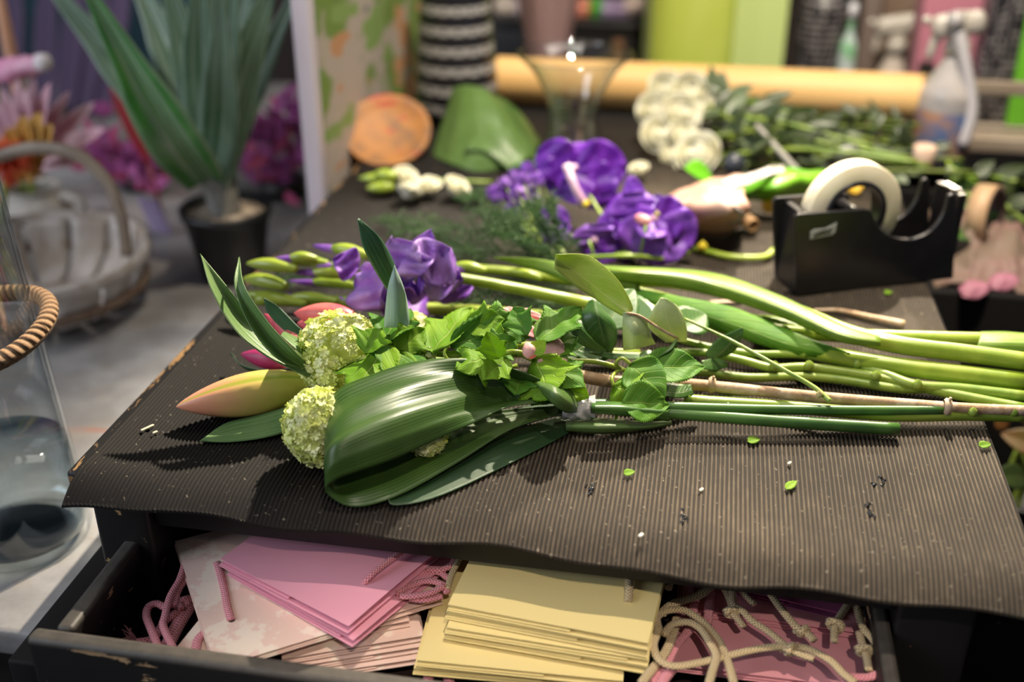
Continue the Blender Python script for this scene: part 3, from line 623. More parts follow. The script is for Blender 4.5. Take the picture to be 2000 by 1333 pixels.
a1 = MB(); a1.v, a1.f, a1.uv, a1.mi = pt.v[:14 * 7], [q for q in pt.f if max(q) < 98], pt.uv[:98], [0] * len([q for q in pt.f if max(q) < 98]); a1.build('petiole', G_STEM, v4)
b1 = MB(); fs = [[i - 98 for i in q] for q in pt.f if min(q) >= 98]; b1.v, b1.f, b1.uv, b1.mi = pt.v[98:], fs, pt.uv[98:], [0] * len(fs); b1.build('petiole', G_STEM, v4)
lobed(v4, P(1230, 712, .828), P(1300, 775, .812), .040, (.45, -.65, .55), G_VIBD, seed=25, lobes=0, serr=.05, cup=.12)
lobed(v4, P(1215, 785, .812), P(1310, 790, .806), .034, (0, -.7, .75), G_VIBD, seed=26, serr=.12, lobes=0)
lobed(v4, P(1260, 722, .822), P(1380, 712, .822), .036, (-.05, -.5, .9), G_VIBD, seed=27, serr=.08, lobes=0)
lobed(v4, P(1050, 668, .85), P(1135, 595, .866), .040, (-.3, -.6, .7), G_VIBD, seed=28, cup=.2)
lobed(v4, P(1030, 655, .855), P(1000, 598, .868), .028, (-.2, -.6, .6), G_VIBD, seed=29)
lobed(v4, P(1050, 690, .842), P(1130, 655, .846), .036, (0, -.6, .7), G_VIBD, seed=30)
for k, (p, q, w) in enumerate((((1010, 690, .84), (930, 655, .846), .03), ((940, 700, .838), (1010, 660, .85), .034), ((910, 640, .85), (985, 622, .858), .034), ((1090, 740, .82), (1040, 790, .812), .03))):
    lobed(v4, P(*p), P(*q), w, (-.1 + .1 * k, -.6, .7), G_VIBD if k % 2 else G_VIB, seed=40 + k)

# ------------------------------------------------------------------ lilies
def bud(parent, base, tip, r, m, name='bud', up=(0, 0, 1), bend=.0):
    base, tip = V(base), V(tip); mb = MB(); n = 26; d = (tip - base); u = V(up)
    path = [base + d * (i / (n - 1)) + u * (bend * math.sin(math.pi * i / (n - 1))) for i in range(n)]
    prof = [r * max(.02, (math.sin(math.pi * min(1, .13 + .87 * (i / (n - 1)) ** .95)) ** .75) * (1 - .10 * i / n)) for i in range(n)]
    t = d.normalized(); s = t.cross(u).normalized(); w = s.cross(t); rows, uvs = [], []
    for i in range(n):
        rows.append([path[i] + (s * math.cos(a) + w * math.sin(a)) * (prof[i] * (1 + .05 * abs(math.cos(a * 1.5 + .5)) - .07 * max(0, 1 - abs(math.sin(a * 1.5 + .5)) * 5))) for a in [2 * math.pi * j / 36 for j in range(36)]])
        uvs.append([(j / 36, i / (n - 1)) for j in range(36)])
    mb.grid(rows, True, 0, uvs); return mb.build(name, m, parent)
def budmat():
    m, nt, b, out = newmat('lily_bud'); u, v = uvxy(nt); c = coords(nt)
    nz = noise(nt, c, 60, 3)
    f = smooth(nt, M(nt, 'ADD', v, M(nt, 'MULTIPLY', M(nt, 'SUBTRACT', nz, .5), .35)), .12, .85)
    col = mix(nt, f, (.62, .60, .12), (.82, .34, .20))
    st = M(nt, 'ABSOLUTE', M(nt, 'SINE', M(nt, 'ADD', M(nt, 'MULTIPLY', u, 9.42), .5)))
    seam = M(nt, 'SUBTRACT', 1.0, smooth(nt, st, .03, .30))
    col = mix(nt, M(nt, 'MULTIPLY', seam, .8), col, (.34, .42, .03))
    setin(nt, b.inputs['Base Color'], col); b.inputs['Roughness'].default_value = .36; b.inputs['Subsurface Weight'].default_value = .12; b.inputs['Subsurface Radius'].default_value = (.01, .005, .003)
    bump(nt, b, noise(nt, c, 700, 2, .5, (1, 1, 1)), .08, .0004); return m
LB = budmat()
ly = thing('lily', P(560, 760, MT), 'lily with one big peach and yellow bud lying on the mat by the table edge', 'lily')
bud(ly, P(596, 752, .801), P(344, 795, .797), .0185, LB, up=(0, -.25, 1))
mb = MB(); mb.tube(cr(L((590, 750, .802), (640, 735, .80), (760, 715, .797), (900, 700, .795), (1100, 690, .793), (1330, 700, .79)), 30), .0032, 10); mb.build('stem', G_STEM, ly)
def edgeleaf(parent, e, m, name='leaf', n=30, k=9, solid=.0005):
    mb = MB(); skin(mb, [L(*q) for q in e], n, k); return mb.build(name, [m], parent, solid=solid)
edgeleaf(ly, [((392, 497, .905), (412, 565, .885), (455, 640, .86), (510, 690, .842), (600, 738, .822)), ((391, 497, .905), (425, 560, .883), (470, 625, .858), (525, 680, .84), (605, 735, .822)), ((391, 496, .905), (432, 545, .888), (480, 605, .866), (530, 655, .846), (610, 730, .822))], G_LILY)
edgeleaf(ly, [((466, 503, .90), (458, 560, .888), (490, 640, .862), (540, 700, .842), (596, 722, .825)), ((467, 503, .90), (468, 565, .886), (505, 635, .86), (550, 690, .84), (600, 722, .825)), ((468, 502, .90), (478, 560, .89), (520, 625, .868), (570, 680, .848), (608, 720, .825))], G_LILY)
edgeleaf(ly, [((548, 655, .85), (580, 685, .84), (610, 705, .83)), ((552, 650, .846), (590, 678, .838), (612, 700, .828)), ((556, 648, .84), (600, 670, .834), (615, 690, .826))], G_LILY)
edgeleaf(ly, [((390, 862, .783), (440, 828, .784), (500, 812, .788), (560, 795, .794), (600, 780, .797)), ((390, 862, .783), (450, 848, .783), (520, 835, .786), (580, 815, .79), (610, 790, .794)), ((390, 863, .782), (450, 864, .7815), (520, 855, .783), (572, 838, .785), (612, 805, .79))], G_LILY)
edgeleaf(ly, [((452, 690, .80), (470, 712, .797), (520, 725, .793), (600, 728, .79)), ((450, 692, .796), (480, 722, .788), (530, 735, .786), (600, 738, .786))], G_LILYD)
ly2 = thing('lily', P(580, 690, MT), 'lily stem with slim coral and magenta buds behind the big snowball head', 'lily')
bud(ly2, P(600, 690, .825), P(516, 613, .842), .0062, PINKP, bend=.003)
bud(ly2, P(560, 708, .806), P(470, 692, .808), .0085, MAGP)
bud(ly2, P(690, 622, .835), P(574, 612, .832), .0115, PINKP)
bud(ly2, P(690, 642, .815), P(580, 632, .814), .0110, PINKP)
edgeleaf(ly2, [((515, 583, .862), (525, 615, .85), (560, 650, .838), (610, 685, .828)), ((515, 582, .864), (545, 600, .856), (585, 640, .842), (625, 670, .83))], G_LILYD)
mb = MB(); mb.tube(cr(L((590, 690, .822), (660, 668, .818), (800, 660, .80), (1000, 672, .795), (1250, 690, .792)), 24), .003, 8); mb.build('stem', G_STEM, ly2)
edgeleaf(ly2, [((770, 520, .90), (758, 560, .885), (752, 612, .862), (750, 640, .85)), ((770, 518, .902), (772, 560, .886), (775, 612, .864), (775, 640, .85)), ((771, 520, .90), (788, 560, .884), (797, 600, .865), (800, 640, .85))], PALEBLADE)

# ------------------------------------------------------------------ gladioli
def stemtube(parent, pts, r0, r1, m, name='stem', n=50, tip=None):
    mb = MB(); mb.tube(cr(L(*pts), n), [r0 + (r1 - r0) * i / (n - 1) for i in range(n)], 12, 0, True, tipmi=1 if tip else None); return mb.build(name, [m, tip] if tip else [m], parent)
def gladbud(parent, base, tip, r, tipm=True):
    base, tip = P(*base), P(*tip); mb = MB(); n = 18
    path = cr([base, (base + tip) / 2 + V((0, 0, .002)), tip], n)
    prof = [r * .88 * (math.sin(math.pi * (.16 + .80 * (i / (n - 1)) ** 1.15)) ** .8) for i in range(n)]
    mb.tube(path, prof, 10); o = mb.build('bud', [G_STEM], parent)
    if tipm:
        d = (tip - base); mb = MB(); p2 = cr([base + d * .62, base + d * 1.0, tip + d * .38], 10)
        mb.tube(p2, [r * q for q in (.5, .52, .55, .56, .55, .5, .42, .32, .2, .04)], 8); mb.build('petal_tip', [GLADP2], o)
    return o
def ruffle(parent, base, tip, w, up, m, seed, cup=.2, droop=.15, name='petal', wav=.10, sh='petal'):
    mb = MB(); leaf(mb, base, tip, w, up, droop, cup, sh, 16, 11, 0, 0, 0, wav, 0, seed); return mb.build(name, [m], parent, solid=.0004)
gl = 'purple gladioli'
g1 = thing('gladiolus', P(800, 620, MT), 'gladiolus in front with open lilac purple blooms and yellow green buds', 'gladiolus', gl)
stemtube(g1, [(820, 540, .838), (880, 541, .836), (1000, 562, .826), (1100, 583, .818), (1160, 595, .812), (1330, 618, .806), (1500, 660, .800), (1600, 690, .798), (1750, 716, .797), (2010, 748, .796)], .0044, .0085, G_STEM)
stemtube(g1, [(500, 585, .80), (700, 592, .80), (760, 600, .798), (900, 606, .796), (1150, 625, .795)], .0062, .0058, G_STEM)
mb = MB(); mb.tube(cr(L((900, 545, .836), (850, 540, .838), (822, 540, .838), (805, 552, .836)), 14), [.0046, .005, .0056, .0064, .0072, .0078, .0082, .0082, .0078, .007, .006, .0046, .0032, .002], 10); mb.build('calyx', [G_STEM], g1)
for base, tip, r in (((695, 538, .825), (600, 533, .826), .0072), ((580, 527, .832), (482, 515, .832), .0072), ((620, 507, .84), (560, 505, .84), .006), ((560, 560, .815), (475, 545, .812), .008)): gladbud(g1, base, tip, r, base[0] > 600)
for base, tip, r in (((660, 590, .803), (560, 580, .803), .0062), ((760, 600, .803), (660, 585, .803), .0060), ((600, 594, .80), (472, 574, .80), .0068)): gladbud(g1, base, tip, r, base[0] > 620)
for k, (a, q, w, up, m) in enumerate((((705, 530, .845), (740, 598, .825), .046, (-.4, -.8, .3), GLADP), ((700, 525, .845), (650, 505, .855), .030, (-.2, -.6, .6), GLADP2), ((720, 530, .84), (735, 605, .818), .034, (-.2, -.9, .2), GLADP2),
        ((815, 540, .842), (760, 470, .878), .040, (-.3, -.8, .3), GLADP), ((815, 538, .845), (838, 448, .885), .030, (-.1, -.85, .3), GLADP2), ((815, 545, .838), (765, 560, .838), .040, (-.5, -.7, .4), GLADP2), ((820, 536, .848), (880, 485, .87), .046, (.2, -.85, .3), GLADP),
        ((825, 540, .842), (905, 545, .84), .042, (.2, -.7, .4), GLADP), ((815, 545, .835), (800, 590, .82), .040, (0, -.9, .3), GLADP2), ((830, 550, .832), (925, 562, .82), .034, (.2, -.8, .3), GLADP2), ((820, 540, .85), (800, 490, .87), .034, (-.1, -.8, .3), GLADP), ((740, 590, .82), (880, 580, .80), .04, (.1, -.8, .5), GLADP2))):
    ruffle(g1, P(*a), P(*q), w * 1.1, up, m, k + 60, wav=.13 if k % 2 else .09, sh='ovate' if k % 3 else 'lance')
g2 = thing('gladiolus', P(950, 540, MT), 'gladiolus stem behind with tightly closed green buds', 'gladiolus', gl)
stemtube(g2, [(880, 525, .82), (960, 527, .818), (1060, 540, .814), (1200, 562, .81), (1320, 590, .806), (1480, 640, .803), (1640, 655, .800), (1800, 662, .798), (2010, 668, .797)], .0042, .0075, G_STEM)
for base, tip, r in (((720, 500, .84), (640, 485, .84), .0072), ((700, 520, .832), (640, 520, .833), .0068), ((950, 530, .826), (880, 520, .828), .0062), ((1060, 545, .82), (990, 530, .822), .0052), ((700, 560, .806), (600, 552, .806), .006), ((640, 515, .835), (560, 512, .832), .0064)): gladbud(g2, base, tip, r, base[0] < 730)
g3 = thing('gladiolus', P(1400, 590, MT), 'thickest gladiolus stem running to the table edge with a broad sheathing leaf', 'gladiolus', gl)
stemtube(g3, [(1190, 545, .815), (1320, 550, .815), (1440, 575, .815), (1560, 612, .813), (1660, 652, .812), (1760, 675, .811), (1880, 690, .810), (2010, 708, .809)], .0075, .0080, G_STEM)
edgeleaf(g3, [((1110, 515, .82), (1200, 520, .832), (1330, 526, .832), (1420, 540, .832), (1530, 580, .828), (1640, 632, .824), (1720, 660, .820)), ((1110, 520, .82), (1200, 528, .838), (1330, 538, .836), (1420, 562, .832), (1530, 602, .828), (1640, 652, .824), (1720, 668, .820)), ((1110, 525, .815), (1200, 548, .825), (1330, 562, .825), (1420, 585, .820), (1530, 622, .818), (1640, 668, .816), (1720, 678, .815))], G_GLAD, n=40)
edgeleaf(g3, [((965, 503, .835), (1040, 505, .836), (1130, 520, .834), (1250, 545, .826)), ((965, 503, .834), (1040, 518, .830), (1130, 540, .828), (1250, 560, .822)), ((965, 504, .833), (1050, 530, .824), (1140, 560, .820), (1250, 580, .815))], G_GLAD)
edgeleaf(g1, [((1230, 560, .82), (1330, 580, .822), (1430, 600, .82), (1540, 645, .812), (1660, 690, .805)), ((1230, 575, .815), (1330, 602, .816), (1430, 632, .812), (1540, 672, .806), (1660, 700, .80)), ((1230, 590, .806), (1330, 620, .806), (1430, 655, .802), (1540, 690, .798), (1660, 706, .796))], G_VIBD, n=36)
edgeleaf(g1, [((1320, 600, .80), (1450, 612, .80), (1540, 622, .80), (1640, 650, .798)), ((1320, 620, .80), (1450, 636, .80), (1540, 650, .80), (1640, 668, .798))], G_GLAD)
edgeleaf(g2, [((1915, 648, .812), (1960, 648, .812), (2012, 652, .812)), ((1912, 665, .812), (1960, 667, .813), (2012, 668, .813)), ((1905, 684, .806), (1960, 688, .806), (2012, 690, .806))], G_GLAD)
edgeleaf(g3, [((698, 428, .93), (712, 490, .905), (755, 565, .868), (790, 600, .845)), ((699, 427, .93), (738, 480, .908), (770, 545, .876), (790, 590, .85)), ((700, 426, .93), (740, 462, .915), (768, 510, .89), (790, 580, .855))], G_LILYD)

# ------------------------------------------------------------------ roses and other stems running to the right
def nodes_on(parent, pts, r):
    for p in pts:
        mb = MB(); c = P(*p); mb.lathe([(.0001, -r), (r * .8, -r * .5), (r, 0), (r * .7, r * .7), (.0001, r * 1.2)], c, 8); mb.build('node', G_THIN, parent)
rs = 'green rose stems'
r1 = thing('rose', P(1500, 690, MT), 'upper rose stem with two knobbly nodes beneath the gladiolus leaves', 'rose', rs)
stemtube(r1, [(1300, 655, .802), (1360, 672, .80), (1420, 684, .798), (1480, 692, .797), (1570, 694, .796), (1670, 714, .794), (1730, 732, .793), (1790, 753, .792), (1880, 760, .792), (2010, 776, .792)], .0026, .0048, G_THIN)
nodes_on(r1, [(1570, 691, .798), (1675, 711, .797), (1792, 752, .796)], .0045)
r2 = thing('rose', P(1450, 710, MT), 'middle rose stem crossing under the thin grass stalk', 'rose', rs)
stemtube(r2, [(1310, 688, .798), (1380, 690, .797), (1450, 704, .795), (1510, 719, .793), (1580, 718, .793), (1700, 735, .791), (1760, 748, .790), (1850, 768, .789), (2010, 800, .789)], .0034, .0044, G_THIN)
nodes_on(r2, [(1392, 690, .800), (1512, 716, .797), (1580, 715, .797), (1711, 735, .796)], .0046)
r3 = thing('rose', P(1450, 745, MT), 'lower rose stem just above the dry brown twig', 'rose', rs)
stemtube(r3, [(1280, 722, .798), (1370, 727, .793), (1460, 738, .789), (1560, 736, .788), (1640, 742, .787), (1760, 760, .786), (1860, 758, .787), (2010, 766, .789)], .0036, .0040, G_THIN)
r4 = thing('rose', P(1600, 790, MT), 'bright green rose stem with its cut end over the table edge', 'rose', rs)
stemtube(r4, [(1336, 782, .790), (1450, 790, .790), (1560, 797, .789), (1740, 811, .789), (1880, 810, .789), (1998, 812, .789)], .0052, .0054, G_STEM, tip=STRAW)
nodes_on(r4, [(1345, 782, .792), (1900, 806, .794), (1980, 806, .794)], .004)
# rose leaves around (1090..1450, 500..720)
E_ = edgeleaf
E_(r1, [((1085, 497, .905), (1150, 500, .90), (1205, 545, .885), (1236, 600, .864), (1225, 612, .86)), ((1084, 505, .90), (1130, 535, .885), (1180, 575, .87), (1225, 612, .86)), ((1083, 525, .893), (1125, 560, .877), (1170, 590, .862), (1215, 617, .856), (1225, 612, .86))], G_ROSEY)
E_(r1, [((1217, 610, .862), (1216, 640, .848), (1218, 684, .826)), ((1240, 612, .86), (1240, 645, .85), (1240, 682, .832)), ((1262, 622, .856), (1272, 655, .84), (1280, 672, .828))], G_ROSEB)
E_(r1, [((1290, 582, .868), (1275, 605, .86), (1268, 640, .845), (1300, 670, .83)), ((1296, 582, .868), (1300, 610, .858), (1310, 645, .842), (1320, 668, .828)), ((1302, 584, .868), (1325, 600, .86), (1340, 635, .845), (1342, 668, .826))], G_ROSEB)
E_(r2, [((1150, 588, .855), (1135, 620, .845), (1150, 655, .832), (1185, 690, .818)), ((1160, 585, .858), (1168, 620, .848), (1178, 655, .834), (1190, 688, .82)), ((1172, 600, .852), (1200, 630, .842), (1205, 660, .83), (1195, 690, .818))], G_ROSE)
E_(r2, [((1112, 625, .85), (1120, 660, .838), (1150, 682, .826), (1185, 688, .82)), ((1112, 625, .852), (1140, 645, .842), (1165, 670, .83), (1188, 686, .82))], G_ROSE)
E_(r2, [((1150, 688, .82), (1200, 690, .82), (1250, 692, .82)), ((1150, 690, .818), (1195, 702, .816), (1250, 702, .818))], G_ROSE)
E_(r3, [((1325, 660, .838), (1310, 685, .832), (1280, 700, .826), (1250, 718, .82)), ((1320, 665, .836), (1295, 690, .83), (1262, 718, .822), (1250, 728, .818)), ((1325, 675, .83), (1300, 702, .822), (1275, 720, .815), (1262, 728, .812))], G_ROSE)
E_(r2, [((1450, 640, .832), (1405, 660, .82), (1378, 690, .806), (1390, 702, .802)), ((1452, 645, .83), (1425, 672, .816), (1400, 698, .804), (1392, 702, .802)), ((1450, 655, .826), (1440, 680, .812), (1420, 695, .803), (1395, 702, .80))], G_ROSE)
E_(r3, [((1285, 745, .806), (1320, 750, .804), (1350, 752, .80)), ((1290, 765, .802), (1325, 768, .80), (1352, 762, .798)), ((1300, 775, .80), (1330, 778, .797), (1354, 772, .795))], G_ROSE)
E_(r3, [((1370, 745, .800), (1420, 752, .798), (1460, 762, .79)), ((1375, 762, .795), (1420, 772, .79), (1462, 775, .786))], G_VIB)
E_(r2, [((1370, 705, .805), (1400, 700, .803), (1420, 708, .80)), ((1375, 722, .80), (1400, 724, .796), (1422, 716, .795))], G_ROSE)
for k, (p, q, w) in enumerate((((1180, 640, .835), (1240, 560, .856), .04), ((1120, 690, .815), (1190, 640, .83), .05), ((1080, 705, .81), (1150, 690, .815), .04), ((1240, 730, .80), (1330, 720, .80), .04), ((1330, 640, .82), (1380, 610, .825), .036), ((1260, 650, .83), (1215, 560, .85), .036))):
    mb = MB(); leaf(mb, P(*p), P(*q), w, (.1, -.5, .8), .1, .15, 'ovate', 18, 9, .05, seed=k + 90); mb.build('leaf', [G_ROSE], r3 if k % 2 else r2, solid=.0004)
stemtube(r1, [(1225, 612, .861), (1250, 618, .858), (1285, 640, .848), (1320, 660, .835), (1335, 665, .805)], .0012, .0012, TWIG, 'leaf_stalk', 20)
# rose blooms peeking out
rb = thing('rose_bloom', P(1070, 700, MT), 'blush pink rose head peeking out between the lobed leaves', 'rose')
for k, (p, q, w) in enumerate((((1045, 695, .838), (1105, 688, .842), .036), ((1050, 705, .838), (1108, 708, .838), .034), ((1060, 715, .828), (1112, 722, .826), .036), ((1040, 700, .832), (1085, 676, .846), .03))): ruffle(rb, P(*p), P(*q), w, (0, -.7, .6), BLUSH, k + 5, cup=-.3, wav=.03)
rb2 = thing('rose_bud', P(1035, 685, MT), 'small pale pink bud with green tip beside the blush rose head', 'rose')
bud(rb2, P(1040, 698, .848), P(1028, 668, .856), .0062, BLUSH, up=(0, -.6, .8)); mb = MB(); leaf(mb, P(1040, 690, .852), P(1066, 665, .86), .014, (0, -.7, .6), seed=2); mb.build('sepal', G_VIB, rb2)
pd = thing('pink_daisy', P(1000, 640, MT), 'pink flower with narrow petals half covered by a lobed leaf', 'flower')
for k in range(9):
    a = -1.0 + k * .42; c = P(1000, 628, .842); d = P(1000 + 62 * math.sin(a), 628 - 30 * math.cos(a), .850)
    ruffle(pd, c, d, .012, (0, -.5, .8), PINKP if k % 3 == 0 else BLUSH, k, wav=.02, name='petal')
mb = MB(); mb.tube(cr(L((1000, 632, .838), (1060, 650, .82), (1150, 668, .80)), 10), .0018, 6); mb.build('stem', G_THIN, pd)

tw = thing('dry_twig', P(1500, 770, MT), 'dry woody brown twig with ringed nodes among the green stems', 'twig')
stemtube(tw, [(1060, 727, .803), (1140, 737, .801), (1200, 746, .799), (1300, 749, .798), (1390, 755, .797), (1600, 776, .796), (1855, 796, .795), (2010, 803, .795)], .0056, .0042, TWIG)
for p in ((1390, 753, .7985), (1850, 795, .797)):
    mb = MB(); c = P(*p); d = (P(1600, 776, .796) - P(1390, 755, .797)).normalized(); mb.lathe([(.0055, -.003), (.0072, -.001), (.0066, .0015), (.0055, .003)], c, 12, 0, d); mb.tube([c, c + V((.001, -.001, .009))], .0012, 6); mb.build('node', TWIG, tw)
gs = thing('grass_straw', P(1500, 720, MT), 'single thin straw tipped stalk crossing the stems diagonally', 'stalk')
stemtube(gs, [(1335, 622, .835), (1400, 652, .828), (1440, 672, .824), (1530, 722, .815), (1590, 757, .808), (1622, 785, .803)], .0011, .0022, G_THIN, tip=STRAW)
mb = MB(); c = P(1600, 772, .806); mb.lathe([(.0001, -.003), (.0025, -.001), (.003, .001), (.0001, .004)], c, 8); mb.build('node', STRAW, gs)
ds = thing('dry_stick', P(1690, 625, MT), 'short dry stick with a sawn tan end lying by the tape dispenser', 'stick')
stemtube(ds, [(1590, 606, .7825), (1640, 607, .784), (1690, 618, .784), (1765, 634, .785)], .0014, .0038, TWIG, tip=STRAW)
mb = MB(); mb.obox(P(1418, 590, .7825), V((.96, .26, 0)), V((-.26, .96, 0)), V((0, 0, 1)), (.016, .0026, .0012), 0, .001)
tag(mb.build('wood_chip', mat('pale_wood', (.42, .30, .22), .6)), 'small pale flat chip of wood behind the gladiolus stems', 'chip')

# ------------------------------------------------------------------ tape dispenser
O = P(1556, 580, MT); R_ = P(1862, 546, MT); dax = V((R_.x - O.x, R_.y - O.y, 0)); DL = dax.length; dax.normalize(); day = V((-dax.y, dax.x, 0)); UPZ = V((0, 0, 1))
def onface(px, py, off=0.):
    """pixel -> (s, z) on the dispenser's front face"""
    d = ray(px, py); o = O + day * off; nrm = day; t = (o - CAMP).dot(nrm) / d.dot(nrm); q = CAMP + d * t
    return ((q - O).dot(dax), q.z - MT)
DPL = mat('dispenser_black', (.010, .009, .011), .30, (.014, .013, .015), 40, spec=.5)
td = thing('tape_dispenser', O, 'heavy black desk tape dispenser holding a cream tape roll, on the mat', 'tape dispenser')
prof = [onface(1556, 580), onface(1553, 424), onface(1560, 419), onface(1690, 409), onface(1703, 413)]
pa = [V((*q, 0)) for q in (onface(1703, 413), onface(1714, 440), onface(1740, 462), onface(1780, 468), onface(1818, 452), onface(1842, 420), onface(1853, 383))]
prof += [(q.x, q.y) for q in cr(pa, 22)[1:]]
prof += [onface(1862, 378), onface(1869, 386), onface(1862, 546)]
prof[0] = (0, .0008); prof[-1] = (prof[-1][0], .0008)
BD, TH = .052, .005
def plate(y0, y1):
    mb = MB(); n = len(prof); f = [O + dax * s + UPZ * z + day * y0 for s, z in prof]; k = [p + day * (y1 - y0) for p in f]
    b0 = len(mb.v)
    for p in f + k: mb.v.append(p); mb.uv.append((0, 0))
    mb.f.append([b0 + i for i in range(n)]); mb.f.append([b0 + n + i for i in range(n)][::-1]); mb.mi += [0, 0]
    for i in range(n): mb.f.append([b0 + (i + 1) % n, b0 + i, b0 + n + i, b0 + n + (i + 1) % n]); mb.mi.append(0)
    return mb
def bevelmod(o, w=.0012):
    md = o.modifiers.new('bevel', 'BEVEL'); md.width = w; md.segments = 2; md.limit_method = 'ANGLE'; return o
bevelmod(plate(0, TH).build('side_plate', DPL, td, False)); bevelmod(plate(BD - TH, BD).build('side_plate', DPL, td, False))
hz = prof[1][1] - .002
mb = MB(); mb.obox(O + dax * .003 + day * (BD / 2) + UPZ * (hz / 2), dax, day, UPZ, (.003, BD / 2 - TH - .0002, hz / 2)); mb.build('end_wall', DPL, td, False)
sx = prof[-1][0]; hz2 = prof[-2][1]
mb = MB(); mb.obox(O + dax * (sx - .004) + day * (BD / 2) + UPZ * (hz2 / 2), dax, day, UPZ, (.004, BD / 2 - TH - .0002, hz2 / 2)); mb.build('end_wall', DPL, td, False)
mb = MB(); mb.obox(O + dax * (sx / 2) + day * (BD / 2) + UPZ * .008, dax, day, UPZ, (sx / 2 - .009, BD / 2 - TH - .0002, .0075)); mb.build('weight_base', DPL, td, False)
mb = MB(); q = O + dax * (sx - .005) + day * (BD / 2) + UPZ * (hz2 + .001)
for i in range(9): mb.obox(q + day * ((i - 4) * .0024) + UPZ * .0012, dax, day, UPZ, (.0045 - .0008 * (i % 2), .0011, .0008))
mb.build('cutting_blade', mat('steel', (.6, .6, .62), .25, metal=1), td, False)
s0, z0 = onface(1661, 411, BD / 2); RC = O + dax * s0 + day * (BD / 2) + UPZ * z0
so, _ = onface(1755, 400, BD / 2); RO = abs(so - s0) * .95
mb = MB(); mb.lathe([(RO * .66, -.0095), (RO - .001, -.0095), (RO, -.0085), (RO, .0085), (RO - .001, .0095), (RO * .66, .0095), (RO * .66, -.0095)], RC, 64, 0, day)
mb.build('tape_roll', mat('cream_tape', (.74, .66, .48), .42, (.80, .73, .57), 30, spec=.5), td)
mb = MB(); mb.lathe([(RO * .58, -.0115), (RO * .655, -.0115), (RO * .655, .0115), (RO * .58, .0115), (RO * .58, -.0115)], RC, 48, 0, day); mb.build('core', DPL, td)
mb = MB(); mb.lathe([(.0001, -.021), (.006, -.021), (.006, .021), (.0001, .021)], RC, 20, 0, day); mb.build('axle', DPL, td)
LOGO = mat('grey_print', (.40, .40, .41), .5)
def slab(pix, off=-.0007):
    mb = MB(); f = [O + dax * s + UPZ * z + day * off for s, z in [onface(*q) for q in pix]]; k = [p + day * .0006 for p in f]; n = len(f)
    for p in f + k: mb.v.append(p); mb.uv.append((0, 0))
    mb.f += [list(range(n)), list(range(n, 2 * n))[::-1]] + [[(i + 1) % n, i, n + i, n + (i + 1) % n] for i in range(n)]; mb.mi += [0] * (n + 2); return mb
slab([(1582, 467), (1583, 453), (1590, 448), (1612, 446), (1634, 435), (1631, 453), (1624, 459), (1604, 463)]).build('printed_mark', LOGO, td, False)
for a, c in (((1588, 457), (1626, 446)), ((1587, 462), (1622, 453))):
    slab([(a[0], a[1] + 2), (a[0] + 1, a[1]), ((a[0] + c[0]) / 2, (a[1] + c[1]) / 2 - 2), (c[0], c[1]), (c[0] - 1, c[1] + 2), ((a[0] + c[0]) / 2, (a[1] + c[1]) / 2 + 1)], -.0012).build('printed_line', DPL, td, False)

# ------------------------------------------------------------------ blue orchid and purple filler in the middle of the table
oc = thing('orchid', P(1200, 505, MT), 'deep violet orchid spray with broad veined petals, fallen in the middle of the mat', 'orchid')
def petal(parent, a, q, w, up, m, seed, cup=.12, droop=.12, wav=.05, name='petal'):
    return ruffle(parent, Y(*a), Y(*q), w, up, m, seed, cup, droop, name, wav)
def blossom(c, pets, m=None):
    mb = MB(); cc = Y(*c); mb.lathe([(.0001, -.004), (.004, -.002), (.005, .002), (.0001, .006)], cc, 10, 0, (0, -1, .3)); bl = mb.build('blossom', [ORCHW], oc)
    for k, (tx, ty, w, dy, mm) in enumerate(pets): petal(bl, c, (tx, ty, c[2] + dy), w * 1.15, (0, -1, .35), mm, k + int(c[0]), cup=-.1 if k % 2 else .15)
    return bl
b1 = blossom((1122, 328, 1.215), ((1048, 300, .046, .0, ORCH), (1105, 283, .050, .01, ORCH), (1222, 328, .056, .0, ORCH), (1195, 392, .052, -.02, ORCH), (1070, 372, .050, -.01, ORCH), (1130, 396, .040, -.03, ORCH)))
mb = MB(); mb.tube(cr([Y(1108, 325, 1.20), Y(1118, 355, 1.185), Y(1132, 385, 1.18), Y(1146, 402, 1.182)], 14), [.0058, .0056, .0054, .0052, .005, .005, .0048, .0048, .0048, .005, .005, .0048, .004, .002], 10, 0, True); mb.build('lip', [ORCHW], b1)
mb = MB(); mb.lathe([(.0001, -.004), (.0042, -.001), (.0042, .003), (.0001, .006)], Y(1144, 400, 1.178), 10); mb.build('pollen_cap', [YEL], b1)
b2 = blossom((1245, 432, 1.12), ((1215, 380, .044, .0, ORCH2), (1180, 410, .046, .01, ORCH), (1170, 470, .046, -.01, ORCH2), (1232, 345, .022, .01, ORCH2), (1225, 480, .05, -.02, ORCH), (1190, 505, .042, -.02, ORCH)))
b3 = blossom((1278, 428, 1.105), ((1342, 422, .040, .0, ORCH), (1275, 380, .034, .02, ORCH), (1345, 490, .056, -.01, ORCH2), (1305, 516, .058, -.02, ORCH2), (1240, 505, .052, -.01, ORCH2), (1268, 460, .03, -.03, ORCH2)))
mb = MB(); mb.tube(cr([Y(1245, 425, 1.10), Y(1258, 430, 1.092), Y(1272, 433, 1.09)], 8), [.004, .0052, .0056, .0056, .0054, .005, .004, .002], 10); mb.build('lip', [BLUSH], b3)
mb = MB(); mb.lathe([(.0001, -.004), (.004, 0), (.0001, .004)], Y(1283, 418, 1.09), 10); mb.build('pollen_cap', [STRAW], b3)
